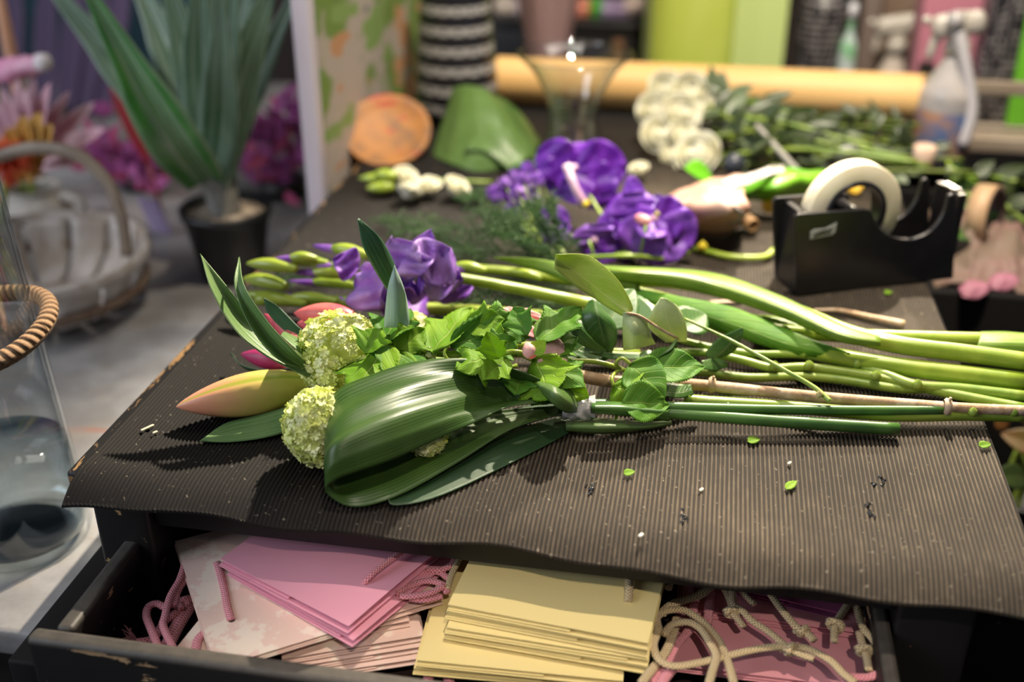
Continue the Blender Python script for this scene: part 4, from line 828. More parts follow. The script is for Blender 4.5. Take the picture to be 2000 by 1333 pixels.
b4 = blossom((1080, 440, 1.12), ((1060, 405, .022, 0, ORCH2), (1100, 408, .024, 0, ORCH2), (1050, 440, .024, 0, ORCH), (1092, 470, .03, -.01, ORCH2), (1085, 495, .024, -.02, ORCH2)))
b5 = blossom((1160, 470, 1.105), ((1140, 500, .036, 0, ORCH), (1130, 470, .03, 0, ORCH2), (1150, 440, .044, .0, ORCH2), (1200, 510, .04, -.01, ORCH)))
mb = MB(); mb.tube(cr([P(1130, 505, .79), P(1230, 500, .80), P(1300, 505, .79), P(1345, 492, .79)], 16), .0026, 8); mb.build('stem', [G_THIN], oc)
for a, c in (((1250, 500), (1262, 440)), ((1150, 470), (1165, 515))):
    mb = MB(); mb.tube([Y(*a, 1.085), Y((a[0] + c[0]) / 2, (a[1] + c[1]) / 2, 1.08), Y(*c, 1.085)], .0016, 6); mb.build('flower_stalk', [G_THIN], oc)
for bx_ in ((1122, 335, 1.225), (1245, 440, 1.125), (1278, 436, 1.11), (1080, 446, 1.125), (1160, 475, 1.11)):
    e_ = Y(*bx_); r_ = P(1225, 501, .79); mb = MB(); mb.tube(cr([r_, (r_ + e_) * .5 + V((0, .012, -.006)), e_], 12), .0018, 7); mb.build('flower_stalk', [G_THIN], oc)
st = thing('statice', P(1040, 505, MT), 'fuzzy sprig of tiny mauve flowers on thin green stems left of the orchid', 'flower')
rs_ = random.Random(5)
spots_ = [(985, 360), (1005, 345), (1030, 330), (1010, 375), (1040, 370), (1060, 345), (1045, 395), (975, 385), (1000, 410), (1030, 420), (1060, 460), (965, 375), (985, 440), (960, 455), (1020, 395), (1075, 420), (1095, 450), (1020, 350), (1048, 350), (995, 385)]
mb = MB(); ms = MB(); root = P(1080, 505, .79)
for px, py in spots_:
    c = Y(px, py, 1.20 + rs_.uniform(-.02, .03)); florets(mb, c, .0075, 26, .0036, int(px)); ms.tube(cr([root + V((rs_.uniform(-.03, .02), 0, 0)), (root + c) * .5 + V((0, .01, -.01)), c], 8), .0009, 5)
h = mb.build('flowers', [STAT, ORCH2], st); h['kind'] = 'stuff'; h = ms.build('stems', [G_THIN], st); h['kind'] = 'stuff'
fn = thing('asparagus_fern', P(900, 520, MT), 'feathery dark green asparagus fern spread behind the gladioli', 'fern')
def frond(p0, p1, p2, wid, seed, nb=26, nn=16, m=None):
    rg = random.Random(seed); mb = MB(); pa = cr([p0, p1, p2], nb + 1); mb.tube(pa, .0008, 5); ln = (p2 - p0).length
    for i in range(2, nb):
        t = (pa[i + 1] - pa[i]).normalized(); s = t.cross(UPZ).normalized()
        for sgn in (-1, 1):
            w = wid * (1 - .6 * i / nb) * rg.uniform(.6, 1.1); d = (s * sgn + t * .7 + UPZ * rg.uniform(-.1, .5)).normalized()
            e = pa[i] + d * w; mb.tube([pa[i], (pa[i] + e) / 2 + UPZ * .002, e], .0004, 3, 0, False)
            for k in range(nn):
                q = pa[i].lerp(e, (k + 1) / nn); dd = (V((rg.gauss(0, 1), rg.gauss(0, 1), rg.gauss(.2, .8)))).normalized(); a = dd.orthogonal().normalized() * .00045
                b0 = len(mb.v)
                for v_ in (q - a, q + a, q + dd * .0075): mb.v.append(v_); mb.uv.append((0, 0))
                mb.f.append([b0, b0 + 1, b0 + 2]); mb.mi.append(0)
    o = mb.build('frond', [m or FERN], fn); o['kind'] = 'stuff'; return o
for k, (a, c, e, w) in enumerate((((1120, 520, .79), (960, 490, .80), (720, 505, .80), .05), ((1100, 500, .80), (940, 450, .81), (760, 455, .81), .05), ((1090, 510, .80), (1010, 440, .83), (930, 405, .83), .05), ((1100, 520, .80), (1020, 470, .84), (960, 450, .85), .045), ((1150, 560, .79), (1000, 570, .795), (820, 565, .795), .045), ((1200, 610, .79), (1050, 590, .80), (880, 590, .80), .045), ((1090, 500, .80), (1060, 440, .84), (1040, 400, .86), .04), ((700, 520, .79), (600, 545, .79), (500, 555, .79), .03), ((1160, 600, .785), (1040, 610, .785), (930, 625, .785), .04), ((980, 390, .79), (940, 380, .79), (905, 392, .79), .03), ((1120, 510, .79), (1090, 450, .83), (1075, 395, .86), .04), ((1060, 515, .79), (1010, 470, .82), (985, 420, .84), .045), ((1000, 510, .79), (880, 480, .80), (790, 490, .80), .05), ((960, 520, .79), (840, 450, .80), (740, 430, .79), .045))):
    frond(P(*a), P(*c), P(*e), w, k + 3)

# ------------------------------------------------------------------ odds and ends further back on the mat
pw = thing('paper_wrap', P(1390, 440, MT), 'crumpled blush paper wrap with its white sheen put in as pale strips, left of the tape dispenser', 'paper wrap')
def crumple(name, edges, m, amp, seed, n=36, k=24):
    mb = MB(); skin(mb, edges, n, k)
    for i, v in enumerate(mb.v):
        q = v * 34 + V((seed, 0, 0)); mb.v[i] = v + V((mnoise.noise(q), mnoise.noise(q + V((7, 3, 1))), mnoise.noise(q * 1.7 + V((1, 9, 4))))) * amp
    return mb.build(name, [m], pw, solid=.0006)
BLP = mat('blush_paper', (.40, .225, .17), .5, (.47, .30, .235), 24, bmp=.3, bscale=80); WHP = mat('painted_sheen', (.36, .33, .31), .35)  # WHP: white sheen of the paper painted as its own colour
crumple('wrap_sheet', [L((1300, 385, .80), (1345, 362, .815), (1400, 348, .825), (1450, 340, .83)), L((1305, 410, .81), (1350, 390, .835), (1410, 375, .845), (1455, 385, .84)), L((1325, 445, .80), (1370, 430, .82), (1420, 420, .83), (1460, 415, .825)), L((1340, 458, .783), (1390, 458, .783), (1430, 450, .784), (1455, 432, .79))], BLP, .006, 3)
crumple('wrap_sheen', [L((1410, 352, .84), (1450, 342, .842), (1500, 328, .84), (1530, 322, .838)), L((1415, 372, .835), (1455, 360, .838), (1500, 346, .836), (1535, 336, .834))], WHP, .003, 9, 16, 8)  # pale strip laid where the paper catches the light
crumple('wrap_sheen', [L((1425, 400, .84), (1440, 405, .842), (1452, 415, .838)), L((1420, 440, .80), (1440, 438, .805), (1450, 432, .808))], WHP, .002, 5, 12, 8)  # small pale piece standing in for a highlight
kt = MB(); a, c = P(1445, 420, .795), P(1470, 440, .793); d = (c - a).normalized()
kt.lathe([(.008, -.012), (.008, .016), (.0055, .016), (.0055, -.012)], (a + c) / 2, 20, 0, d)
tag(kt.build('cardboard_tube', mat('kraft_tube', (.38, .22, .10), .6)), 'small brown cardboard tube lying at the end of the blush paper', 'tube')
LIME = mat('lime_sleeve', (.12, .42, .015), .35, (.22, .50, .03), 14, transl=.3)
ls = thing('lime_sleeve', P(1500, 385, MT), 'bright lime green plastic leaf behind the blush paper and tape dispenser', 'leaf')
mb = MB(); skin(mb, [L((1440, 372, .80), (1480, 345, .82), (1540, 330, .83), (1620, 335, .82)), L((1445, 385, .80), (1490, 365, .825), (1550, 355, .83), (1630, 352, .81)), L((1460, 395, .79), (1510, 390, .80), (1560, 385, .80), (1640, 378, .79))], 20, 10, wav=.006); mb.build('blade', [LIME], ls, solid=.0005)
mb = MB(); leaf(mb, P(1390, 345, .80), P(1340, 325, .82), .04, (0, -.5, .8), .1, .1, seed=3); mb.build('blade', [LIME], ls, solid=.0005)
ys = thing('flower_stalk_cutting', P(1420, 500, MT), 'yellow green cut flower stalk between orchid and tape dispenser', 'stalk')
stemtube(ys, [(1340, 480, .784), (1375, 490, .785), (1430, 502, .785), (1490, 503, .785), (1510, 490, .786)], .0036, .0034, G_STEM)
mb = MB(); c = P(1372, 482, .790); mb.lathe([(.0001, -.005), (.005, -.002), (.0055, .002), (.0001, .007)], c, 10); mb.build('bud', [YEL], ys)
for k, (px, py, lab) in enumerate(((1497, 415, 'small torn orange yellow petal on the mat left of the dispenser'), (1665, 378, 'orange yellow petal seen through the tape roll hole'), (1585, 372, 'small yellow petal scrap behind the dispenser top'))):
    mb = MB(); c = P(px, py, .785); leaf(mb, c, c + V((.006, .012, .02)), .018, (0, -1, .3), .1, .2, 'petal', 10, 7, seed=k); tag(mb.build('petal_scrap', [mat('orange_petal', (.85, .5, .03), .5)], solid=.0004), lab, 'petal')

# white blooms; one mesh shared by all
def rosehead(r, seed, m):
    rg = random.Random(seed); mb = MB()
    for ring, (cnt, rr, h, tilt) in enumerate(((3, .35, .75, .1), (5, .62, .6, .25), (6, .88, .35, .45), (7, 1.0, .0, .75))):
        for k in range(cnt):
            a = 2 * math.pi * (k + .5 * (ring % 2)) / cnt + rg.uniform(-.15, .15); rows = []
            for i in range(8):
                v = i / 7; row = []
                for j in range(9):
                    u = j / 8 * 2 - 1; aa = a + u * (1.35 / (ring * .35 + 1.1)); rad = r * rr * (math.sin(v * 1.5) ** .6) * (1 + tilt * .35 * v * v); z = r * (-.75 + (1.15 + h * .6) * v * (1 - .18 * u * u) - tilt * .28 * v * v)
                    row.append(V((rad * math.cos(aa), rad * math.sin(aa), z)))
                rows.append(row)
            mb.grid(rows)
    mb.lathe([(.0001, -r * .75), (r * .5, -r * .65), (r * .80, -r * .2), (r * .72, r * .22), (r * .45, r * .50), (.0001, r * .60)], (0, 0, 0), 18)
    return mb
WR = rosehead(.0215, 3, WHITEP).build('bloom', [WHITEP], solid=.0005); WRM = WR
wg = 'cream roses lying in front of the paper roll'
first = True
for k, (px, py, yy, sc, lab) in enumerate(((1300, 172, 1.56, .9, 'cream rose highest in the cluster, nearest the glass vase'), (1348, 178, 1.55, 1.0, 'cream rose highest in the cluster, against the paper roll'), (1278, 214, 1.52, .9, 'cream rose on the glass vase side of the cluster, upper row'), (1330, 222, 1.50, 1.05, 'cream rose in the very middle of the cluster'), (1372, 210, 1.54, .8, 'cream rose next to the grey green leaves'), (1290, 264, 1.48, 1.0, 'cream rose on the glass vase side of the cluster, lower row'), (1335, 268, 1.47, .9, 'cream rose below the middle one of the cluster'), (1362, 302, 1.43, 1.15, 'cream rose lowest in the cluster, drooping to the lime leaf'), (1308, 305, 1.45, .7, 'small cream rose lowest on the orchid side of the cluster'))):
    c = Y(px, py, yy); t = thing('cream_rose', c, lab, 'rose', wg)
    o = WR if first else WR.copy()
    if not first: COL.objects.link(o)
    first = False; o.parent = t; o.scale = (sc * 1.05,) * 3; o.rotation_euler = (rnd(.7, 1.2), rnd(-.4, .4), rnd(-.8, .8))
    e = P(1640 + 22 * k, 268 + 7 * k, .80 + .006 * (k % 4)); m1 = (c + e) / 2 + V((0, .0, .012)); mb = MB(); mb.tube(cr([c + V((.012, .015, -.008)), m1, e], 24), .0026, 7); mb.build('stem', [G_THIN], t)
    for j in range(3):
        f = .25 + .2 * j; q = cr([c, m1, e], 21)[int(f * 20)]; mb = MB(); leaf(mb, q, q + V((rnd(.02, .045), rnd(-.03, .03), rnd(.0, .03))), .022, (0, -.5, .8), .1, .2, 'ovate', 12, 7, .05, seed=k * 3 + j); mb.build('leaf', [DKG if j else GREYG], t, solid=.0004)
ws = 'white buds on the mat'
for px, py, z, sc, lab in ((793, 345, .80, .62, 'white open bud, upper of three beside the orange slice'), (800, 374, .795, .62, 'white open bud, nearest of three beside the orange slice'), (838, 362, .795, .60, 'white open bud nearest the folded leaf of the three'), (893, 366, .795, .66, 'single white bud lying apart in front of the folded leaf'), (1196, 308, .80, .55, 'cream bud half hidden behind the orchid top petal'), (1248, 330, .795, .5, 'pinkish white bud behind the orchid')):
    t = thing('white_bud', P(px, py, z), lab, 'bud', ws); o = WR.copy(); COL.objects.link(o); o.parent = t; o.location = (0, 0, 0); o.scale = (sc, sc, sc); o.rotation_euler = (rnd(-.5, .9), rnd(-.5, .5), rnd(0, 3))
gb = thing('green_bud_sprig', P(730, 365, MT), 'sprig of pale green pointed buds beside the white buds', 'bud')
for a, q in (((770, 350, .797), (700, 348, .797)), ((775, 345, .805), (730, 338, .807)), ((770, 365, .793), (715, 368, .791))): bud(gb, P(*a), P(*q), .0075, G_STEM)
for k in range(10):
    a = P(1000 - k * 6, 372 + (k * 7) % 22, .79); 
mb = MB(); mb.tube(cr(L((770, 355, .795), (850, 352, .79), (960, 356, .786)), 12), .002, 6); mb.build('stem', [G_THIN], gb)

# second folded leaf bundle, standing behind
f2 = thing('folded_leaf', P(920, 335, MT), 'broad green leaf folded into an upright cone behind the white buds', 'leaf')
mb = MB(); skin(mb, [[Y(885, 172, 1.50), Y(868, 225, 1.47), Y(848, 280, 1.44), Y(842, 305, 1.42)], [Y(910, 166, 1.48), Y(905, 225, 1.43), Y(895, 290, 1.39), Y(885, 322, 1.375)], [Y(945, 172, 1.47), Y(965, 225, 1.42), Y(965, 290, 1.38), Y(945, 338, 1.36)], [Y(955, 178, 1.49), Y(1000, 225, 1.45), Y(1035, 275, 1.42), Y(1050, 310, 1.40)]], 24, 18, ridge=.0015, nr=4); mb.build('leaf', [G_FOLD], f2, solid=.0006)
mb = MB(); skin(mb, [[Y(955, 178, 1.50), Y(1010, 215, 1.48), Y(1060, 280, 1.46)], [Y(950, 215, 1.43), Y(990, 260, 1.40), Y(1030, 310, 1.38)], [Y(905, 295, 1.375), Y(950, 300, 1.37), Y(1000, 338, 1.36)]], 20, 14, ridge=.0015, nr=3); mb.build('leaf', [G_FOLD], f2, solid=.0006)
mb = MB(); skin(mb, [[Y(842, 305, 1.42), Y(850, 312, 1.45), Y(880, 318, 1.47)], [Y(885, 325, 1.37), Y(900, 338, 1.37), Y(935, 340, 1.37)]], 12, 8); mb.build('leaf', [G_ASPD], f2, solid=.0006)
stemtube(f2, [(1000, 325, .79), (1060, 322, .795), (1140, 318, .79)], .004, .004, G_STALK)
# orange slice / dish leaning
dish = thing('orange_dish', P(775, 326, MT), 'round orange wooden dish with red streaks leaning behind the white buds', 'dish')
dm, nt, bs, out = newmat('orange_stained_wood'); c = coords(nt)
f = smooth(nt, noise(nt, c, 18, 4, .6, (1, 1, 4)), .56, .66); g_ = smooth(nt, noise(nt, c, 26, 3, .6), .45, .7)
setin(nt, bs.inputs['Base Color'], mix(nt, f, mix(nt, g_, (.40, .17, .045), (.22, .11, .05)), (.42, .06, .03))); bs.inputs['Roughness'].default_value = .6
cc = Y(758, 264, 1.42); nrm = V((.12, -.60, .80)).normalized(); mb = MB()
mb.lathe([(.0001, .002), (.030, .003), (.048, .008), (.056, .014), (.059, .013), (.058, .004), (.045, -.006), (.0001, -.008)], cc, 40, 0, nrm); mb.build('dish_body', [dm], dish)
mb = MB(); mb.lathe([(.022, -.012), (.028, -.012), (.028, -.005), (.022, -.005), (.022, -.012)], cc, 24, 0, nrm); mb.build('foot_ring', [mat('brown_wood', (.22, .11, .05), .6)], dish)

# glass trumpet vase
GL = glassmat('clear_glass', (.98, .99, .99), .02, (.74, .80, .82), .09)
gv = Y(1118, 305, 1.455); gv = V((gv.x, gv.y, MT))
gt = thing('glass_vase', gv, 'clear trumpet shaped glass vase standing behind the orchid', 'vase')
H_ = Y(1105, 105, 1.455).z - MT
pr_o = [(.0001, 0), (.036, 0), (.040, .003), (.0385, H_ * .12), (.034, H_ * .30), (.0335, H_ * .42), (.040, H_ * .62), (.055, H_ * .84), (.0755, H_ * 1.0)]
pr_i = [(r - .0022, z) for r, z in pr_o[:2:-1]]; pr_i[0] = (.0742, H_ * 1.003); pr_i[-1] = (.034, .007)
def dense(p, k=5):
    q = []
    for i in range(len(p) - 1):
        for j in range(k): q.append((p[i][0] + (p[i + 1][0] - p[i][0]) * j / k, p[i][1] + (p[i + 1][1] - p[i][1]) * j / k))
    return q + [p[-1]]
def smoothprof(p, n):
    c = cr([V((r, z, 0)) for r, z in p], n); return [(max(.0001, q.x), q.y) for q in c]
prf = pr_o[:3] + smoothprof(pr_o[3:], 26) + smoothprof(pr_i, 26) + [(.0001, .007)]
mb = MB(); mb.lathe(prf, gv, 56); mb.build('glass_body', [GL], gt)
mb = MB(); ring = [gv + V((.0749 * math.cos(a), .0749 * math.sin(a), H_ * 1.004)) for a in [2 * math.pi * j / 48 for j in range(49)]]; mb.tube(ring, .0016, 8, caps=False); mb.build('rim', [GL], gt)
# kraft paper roll
ka, kb = Y(972, 158, 1.70), Y(1812, 187, 1.70); kz = MT + .0345
ka, kb = V((ka.x, 1.70, kz)), V((kb.x, 1.70, kz)); kd = (kb - ka); kl = kd.length
kr = thing('paper_roll', (ka + kb) / 2 - V((0, 0, .0345)), 'long roll of tan kraft wrapping paper lying across the back of the table', 'paper roll')
KRAFT = mat('kraft_paper', (.66, .40, .15), .5, (.72, .46, .19), 9, (.2, 1, 1), spec=.35)
mb = MB(); mb.lathe([(.021, 0), (.0340, 0), (.0345, .0004), (.0345, .003), (.0345, kl - .003), (.0345, kl - .0004), (.0340, kl), (.021, kl), (.021, 0)], ka, 48, 0, kd); mb.build('wound_paper', [KRAFT], kr)
mb = MB(); mb.lathe([(.018, -.0005), (.0208, -.0005), (.0208, kl + .0005), (.018, kl + .0005), (.018, -.0005)], ka, 32, 0, kd); mb.build('core', [mat('core_board', (.35, .24, .13), .7)], kr)
# patterned vase
pv = thing('patterned_vase', Y(893, 215, 1.60), 'tall black vase with white lace bands at the back of the table', 'vase')
pc = Y(893, 200, 1.60); pc = V((pc.x, 1.60, MT))
pm, nt, bs, out = newmat('lace_bands'); c = coords(nt); sp = nt.nodes.new('ShaderNodeSeparateXYZ'); nt.links.new(c, sp.inputs[0]); zz = sp.outputs[2]
ang = M(nt, 'ARCTAN2', sp.outputs[1], sp.outputs[0])
bd = M(nt, 'FRACT', M(nt, 'MULTIPLY', zz, 36)); band = M(nt, 'MULTIPLY', smooth(nt, bd, .25, .33), M(nt, 'SUBTRACT', 1.0, smooth(nt, bd, .70, .78)))
dots = M(nt, 'MULTIPLY', M(nt, 'SINE', M(nt, 'MULTIPLY', ang, 16)), M(nt, 'SINE', M(nt, 'MULTIPLY', zz, 460)))
lace = M(nt, 'MULTIPLY', band, smooth(nt, dots, -.95, -.25))
setin(nt, bs.inputs['Base Color'], mix(nt, lace, (.010, .010, .014), (.30, .29, .29))); bs.inputs['Roughness'].default_value = .25
mb = MB(); mb.lathe(dense([(.0001, .004), (.055, .004), (.060, .012), (.063, .02), (.0595, .07), (.053, .14), (.046, .2), (.040, .26), (.036, .3), (.034, .3), (.034, .26), (.0001, .25)], 4), pc, 48); mb.build('vase_body', [pm], pv)
mb = MB(); mb.lathe([(.0001, 0), (.05, 0), (.052, .003), (.050, .0039), (.0001, .0039)], pc, 40); mb.build('foot', [BROWNBLK], pv)

# printed partition with a white edge post
pp = thing('printed_panel', (-.474, 1.30, GC), 'upright panel printed with green leaves and orange birds, white front edge', 'panel')
pm, nt, bs, out = newmat('leaf_print'); c = coords(nt)
n1 = noise(nt, c, 11, 3, .5, (1, .45, .8)); n2 = noise(nt, c, 13, 2, .5, (1, .5, 1.3)); n3 = noise(nt, c, 30, 3, .5)
col = mix(nt, smooth(nt, n1, .46, .52), (.42, .36, .32), (.15, .24, .05)); col = mix(nt, smooth(nt, n2, .56, .60), col, (.20, .31, .09)); col = mix(nt, smooth(nt, n2, .40, .36), col, (.48, .25, .13))
col = mix(nt, smooth(nt, noise(nt, c, 16, 2, .5, (1, .5, 1)), .66, .69), col, (.04, .10, .10))
setin(nt, bs.inputs['Base Color'], col); bs.inputs['Roughness'].default_value = .7
mb = MB(); mb.box((-.484, 1.292, GC + .001), (-.470, 2.05, 1.35)); mb.build('printed_board', [pm], pp, False)
mb = MB(); mb.box((-.492, 1.27, GC + .001), (-.470, 1.2915, 1.35), 0, .002); mb.build('edge_post', [mat('white_lacquer', (.62, .56, .64), .4)], pp)

# ------------------------------------------------------------------ tangle of leafy stems behind the dispenser
bg = random.Random(12)
tl = 'loose leafy stems behind the dispenser'
tlab = ['leafy stem lowest in the tangle, reaching past the dispenser blade', 'dark leafy stem against the underside of the paper roll', 'leafy stem with grey green leaves beside the cream roses', 'leafy stem crossing the middle of the tangle', 'leafy stem ending under the spray bottle', 'long leafy stem slanting down from the roses', 'leafy stem at the very back under the roll', 'short leafy stem with broad leaves above the tape roll', 'leafy stem between lime leaf and paper roll', 'thin leafy stem lying on top of the tangle', 'leafy stem behind the cream tape roll', 'olive stem with few leaves near the wooden shelf']
tp = [((1400, 320, .79), (1640, 330, .795), (1900, 336, .80)), ((1400, 215, .82), (1600, 228, .81), (1800, 245, .80)), ((1395, 180, .85), (1500, 215, .83), (1680, 260, .81)), ((1390, 255, .81), (1560, 265, .81), (1790, 270, .80)), ((1420, 230, .83), (1650, 265, .82), (1860, 300, .80)), ((1380, 205, .84), (1520, 280, .82), (1700, 318, .79)), ((1380, 190, .82), (1560, 222, .82), (1760, 232, .80)), ((1560, 330, .79), (1640, 300, .81), (1760, 290, .80)), ((1390, 290, .79), (1500, 300, .80), (1700, 300, .80)), ((1400, 265, .83), (1600, 245, .83), (1780, 255, .82)), ((1500, 310, .79), (1680, 345, .79), (1820, 325, .79)), ((1620, 300, .80), (1760, 305, .80), (1880, 312, .80))]
for k, pts in enumerate(tp):
    t = thing('greenery_sprig', P(*pts[1][:2], MT), tlab[k], 'stem', tl); pa = cr(L(*pts), 30); mb = MB(); mb.tube(pa, [.003 - .001 * i / 29 for i in range(30)], 7); mb.build('stem', [G_OLIVE], t)
    for j in range(9 if k not in (0, 11) else 4):
        i = int(2 + j * 3); q = pa[min(28, i)]; mb = MB(); dd = V((bg.uniform(.2, 1) * bg.choice((-1, 1)), bg.uniform(-.9, .5), bg.uniform(-.1, .7))).normalized() * bg.uniform(.022, .042)
        tipp = q + dd; tipp.z = max(tipp.z, MT + .004); leaf(mb, q, tipp, bg.uniform(.010, .020), (bg.uniform(-.4, .4), -.6, .7), .12, .2, 'ovate', 10, 7, seed=k * 9 + j); mb.build('leaf', [bg.choice((GREYG, DKG, DKG, DKG))], t, solid=.0004)
gsx = thing('grey_leaf_sprig', P(1400, 225, MT), 'upright grey green leaf sprig in front of the paper roll', 'sprig')
for a, q, w in (((1400, 205, 1.55), (1388, 128, 1.56), .03), ((1405, 205, 1.55), (1412, 135, 1.57), .026), ((1480, 260, 1.5), (1462, 330, 1.42), .022), ((1470, 225, 1.52), (1520, 190, 1.55), .026), ((1400, 210, 1.54), (1450, 250, 1.5), .03)):
    mb = MB(); leaf(mb, Y(*a), Y(*q), w, (0, -1, .3), .1, .2, 'ovate', 12, 7); mb.build('leaf', [GREYG], gsx, solid=.0004)
mb = MB(); mb.tube(cr([Y(1400, 208, 1.54), Y(1440, 232, 1.52), Y(1482, 262, 1.49)], 10), .0025, 7); mb.build('stem', [G_THIN], gsx)
sk = thing('grey_stick', P(1530, 340, MT), 'grey bare stick slanting across the leafy stems', 'stick')
stemtube(sk, [(1478, 245, .84), (1525, 298, .82), (1572, 350, .797)], .0032, .0042, mat('grey_bark', (.34, .32, .28), .7))
dbulb = MB(); dbulb.lathe([(.0001, -.014), (.010, -.010), (.015, 0), (.012, .009), (.006, .014), (.0001, .015)], P(1434, 322, .80), 20); tag(dbulb.build('dark_pod', mat('dark_pod', (.035, .04, .055), .35)), 'small dark blue grey seed pod under the cream roses', 'pod')
ck = MB(); ck.lathe([(.0001, -.016), (.0105, -.016), (.0125, -.014), (.0145, .014), (.013, .016), (.0001, .016)], P(1804, 308, .80), 20); tag(ck.build('pale_cork', mat('pale_cork', (.80, .58, .44), .6, (.68, .46, .34), 90)), 'pale pinkish cork standing among stems behind the dispenser', 'cork')

# ------------------------------------------------------------------ shelf at the right with bottles and boxes
SY = 1.72
sb = Y(1900, 268, SY).z; rz = Y(1900, 160, SY).z
WOODG = mat('weathered_board', (.26, .20, .15), .6, (.36, .30, .24), 12, (.3, 1, 1))
sh = thing('wooden_shelf', (.7, 1.8, 0), 'weathered wooden shelf with a front rail behind the black crate', 'shelf')
x0 = Y(1770, 268, SY).x
mb = MB(); mb.box((x0, SY, sb - .022), (1.3, SY + .30, sb), 0, .002); mb.build('shelf_board', WOODG, sh)
mb = MB(); mb.box((x0, SY + .005, rz - .020), (1.3, SY + .017, rz), 0, .002); mb.build('front_rail', WOODG, sh)
for x in (x0 + .006, .96): 
    mb = MB(); mb.box((x, SY + .0175, 0), (x + .03, SY + .29, sb - .0225)); mb.build('leg', BLK, sh, False)
    mb = MB(); mb.box((x, SY + .0175, sb + .0005), (x + .02, SY + .030, rz + .02)); mb.build('rail_post', BLK, sh, False)
# spray bottle: body, shoulder, trigger head
Z0 = MT
def spray(name, base, hgt, lab, tint, label):
    t = thing(name, base, lab, 'spray bottle', 'spray bottles'); s = hgt
    mb = MB(); mb.lathe(smoothprof([(.036, .004), (.040, .02), (.040, .38 * s), (.036, .46 * s), (.020, .58 * s), (.0145, .64 * s)], 24), base, 28); b0 = mb
    pr = [(.0001, .0), (.034, .0)] + smoothprof([(.036, .004), (.040, .02), (.040, .38 * s), (.036, .46 * s), (.020, .58 * s), (.0145, .64 * s)], 24) + [(.0001, .645 * s)]
    mb = MB(); mb.lathe(pr, base, 28); mb.build('bottle_body', [tint], t)
    mb = MB(); mb.lathe([(.0405, .06 * s), (.0407, .065 * s), (.0407, .33 * s), (.0405, .335 * s)], base, 28); mb.build('label', [label], t)
    WP = mat('white_plastic', (.46, .42, .37), .4)
    mb = MB(); mb.lathe([(.0001, .648 * s), (.017, .648 * s), (.017, .72 * s), (.012, .74 * s), (.0001, .745 * s)], base, 20); mb.build('collar', [WP], t)
    q = base + V((0, 0, .80 * s)); mb = MB(); mb.obox(q + V((-.004, 0, .02 * s)), V((.98, 0, .17)), V((0, 1, 0)), V((-.17, 0, .98)), (.036, .013, .017), 0, .012); mb.obox(q + V((0, 0, -.03 * s)), V((1, 0, 0)), V((0, 1, 0)), UPZ, (.012, .011, .030), 0, .004); mb.build('spray_head', [WP], t)
    mb = MB(); mb.tube(cr([q + V((-.042, 0, .010)), q + V((-.052, 0, .008))], 4), .006, 10); mb.build('nozzle', [WP], t)
    mb = MB(); mb.tube(cr([q + V((-.020, 0, .004)), q + V((-.032, 0, -.02)), q + V((-.036, 0, -.045))], 8), [.006, .0055, .005, .005, .0045, .0045, .004, .003], 8, flat=1.4); mb.build('trigger', [WP], t)
    return t
spb = Y(1840, 268, SY - .055); 
LBL = mat('bottle_label', (.10, .15, .30), .5, (.38, .20, .12), 25)
TINT = mat('frosted_plastic', (.34, .32, .32), .25, (.42, .38, .36), 30)
sp_top = Y(1835, 22, SY - .055).z
spray('spray_bottle', V((Y(1838, 268, SY - .055).x, SY - .055, sb - .022)), (sp_top - sb + .022) / .89, 'white trigger spray bottle with a blue label in front of the shelf rail', TINT, LBL)
hs = thing('white_hose', Y(1880, 280, SY - .1), 'thick white plastic hose curving down beside the spray bottle', 'hose')
mb = MB(); mb.tube(cr([Y(1868, 48, SY - .07), Y(1880, 100, SY - .075), Y(1893, 170, SY - .08), Y(1897, 225, SY - .085), Y(1880, 285, SY - .09)], 24), .0085, 10); mb.build('hose_tube', [mat('white_hose_plastic', (.52, .49, .51), .4)], hs)
mb = MB(); mb.lathe([(.0001, -.012), (.012, -.012), (.012, .010), (.0001, .012)], Y(1867, 40, SY - .07), 16); mb.build('hose_collar', [TINT], hs)
bz = sb
def boxthing(name, px0, px1, y, ztop, depth, m, lab, cat='box', zb=None, lidm=None, grp=None):
    a, c = Y(px0, 150, y), Y(px1, 150, y); zb = bz if zb is None else zb; t = thing(name, ((a.x + c.x) / 2, y, zb), lab, cat, grp)
    mb = MB(); mb.box((a.x, y, zb + .0005), (c.x, y + depth, ztop - .012), 0, .003); mb.build('box_body', m, t)
    mb = MB(); mb.box((a.x - .0015, y - .0015, ztop - .0118), (c.x + .0015, y + depth + .0015, ztop + .01), 0, .003); mb.build('box_lid', lidm or m, t); return t
def textmat(name, c, c2):
    m, nt, bs, out = newmat(name); c_ = coords(nt); s = nt.nodes.new('ShaderNodeSeparateXYZ'); nt.links.new(c_, s.inputs[0])
    ln = M(nt, 'FRACT', M(nt, 'MULTIPLY', s.outputs[2], 85)); w = noise(nt, c_, 150, 1, .5, (1, 1, .2)); f = M(nt, 'MULTIPLY', smooth(nt, ln, .45, .55), smooth(nt, w, .47, .52))
    setin(nt, bs.inputs['Base Color'], mix(nt, f, c, c2)); bs.inputs['Roughness'].default_value = .4; return m
PINKBOX = mat('dusty_pink_card', (.46, .17, .23), .6); TXT = textmat('black_card_small_print', (.014, .012, .016), (.22, .20, .20)); LIMEC = mat('lime_card', (.16, .52, .03), .5)
boxthing('pink_box', 1782, 1902, 1.86, 1.05, .08, PINKBOX, 'dusty pink box standing behind the white spray bottle')
boxthing('black_box', 1910, 1982, 1.80, 1.05, .08, TXT, 'black box with columns of small grey print beside the lime box')
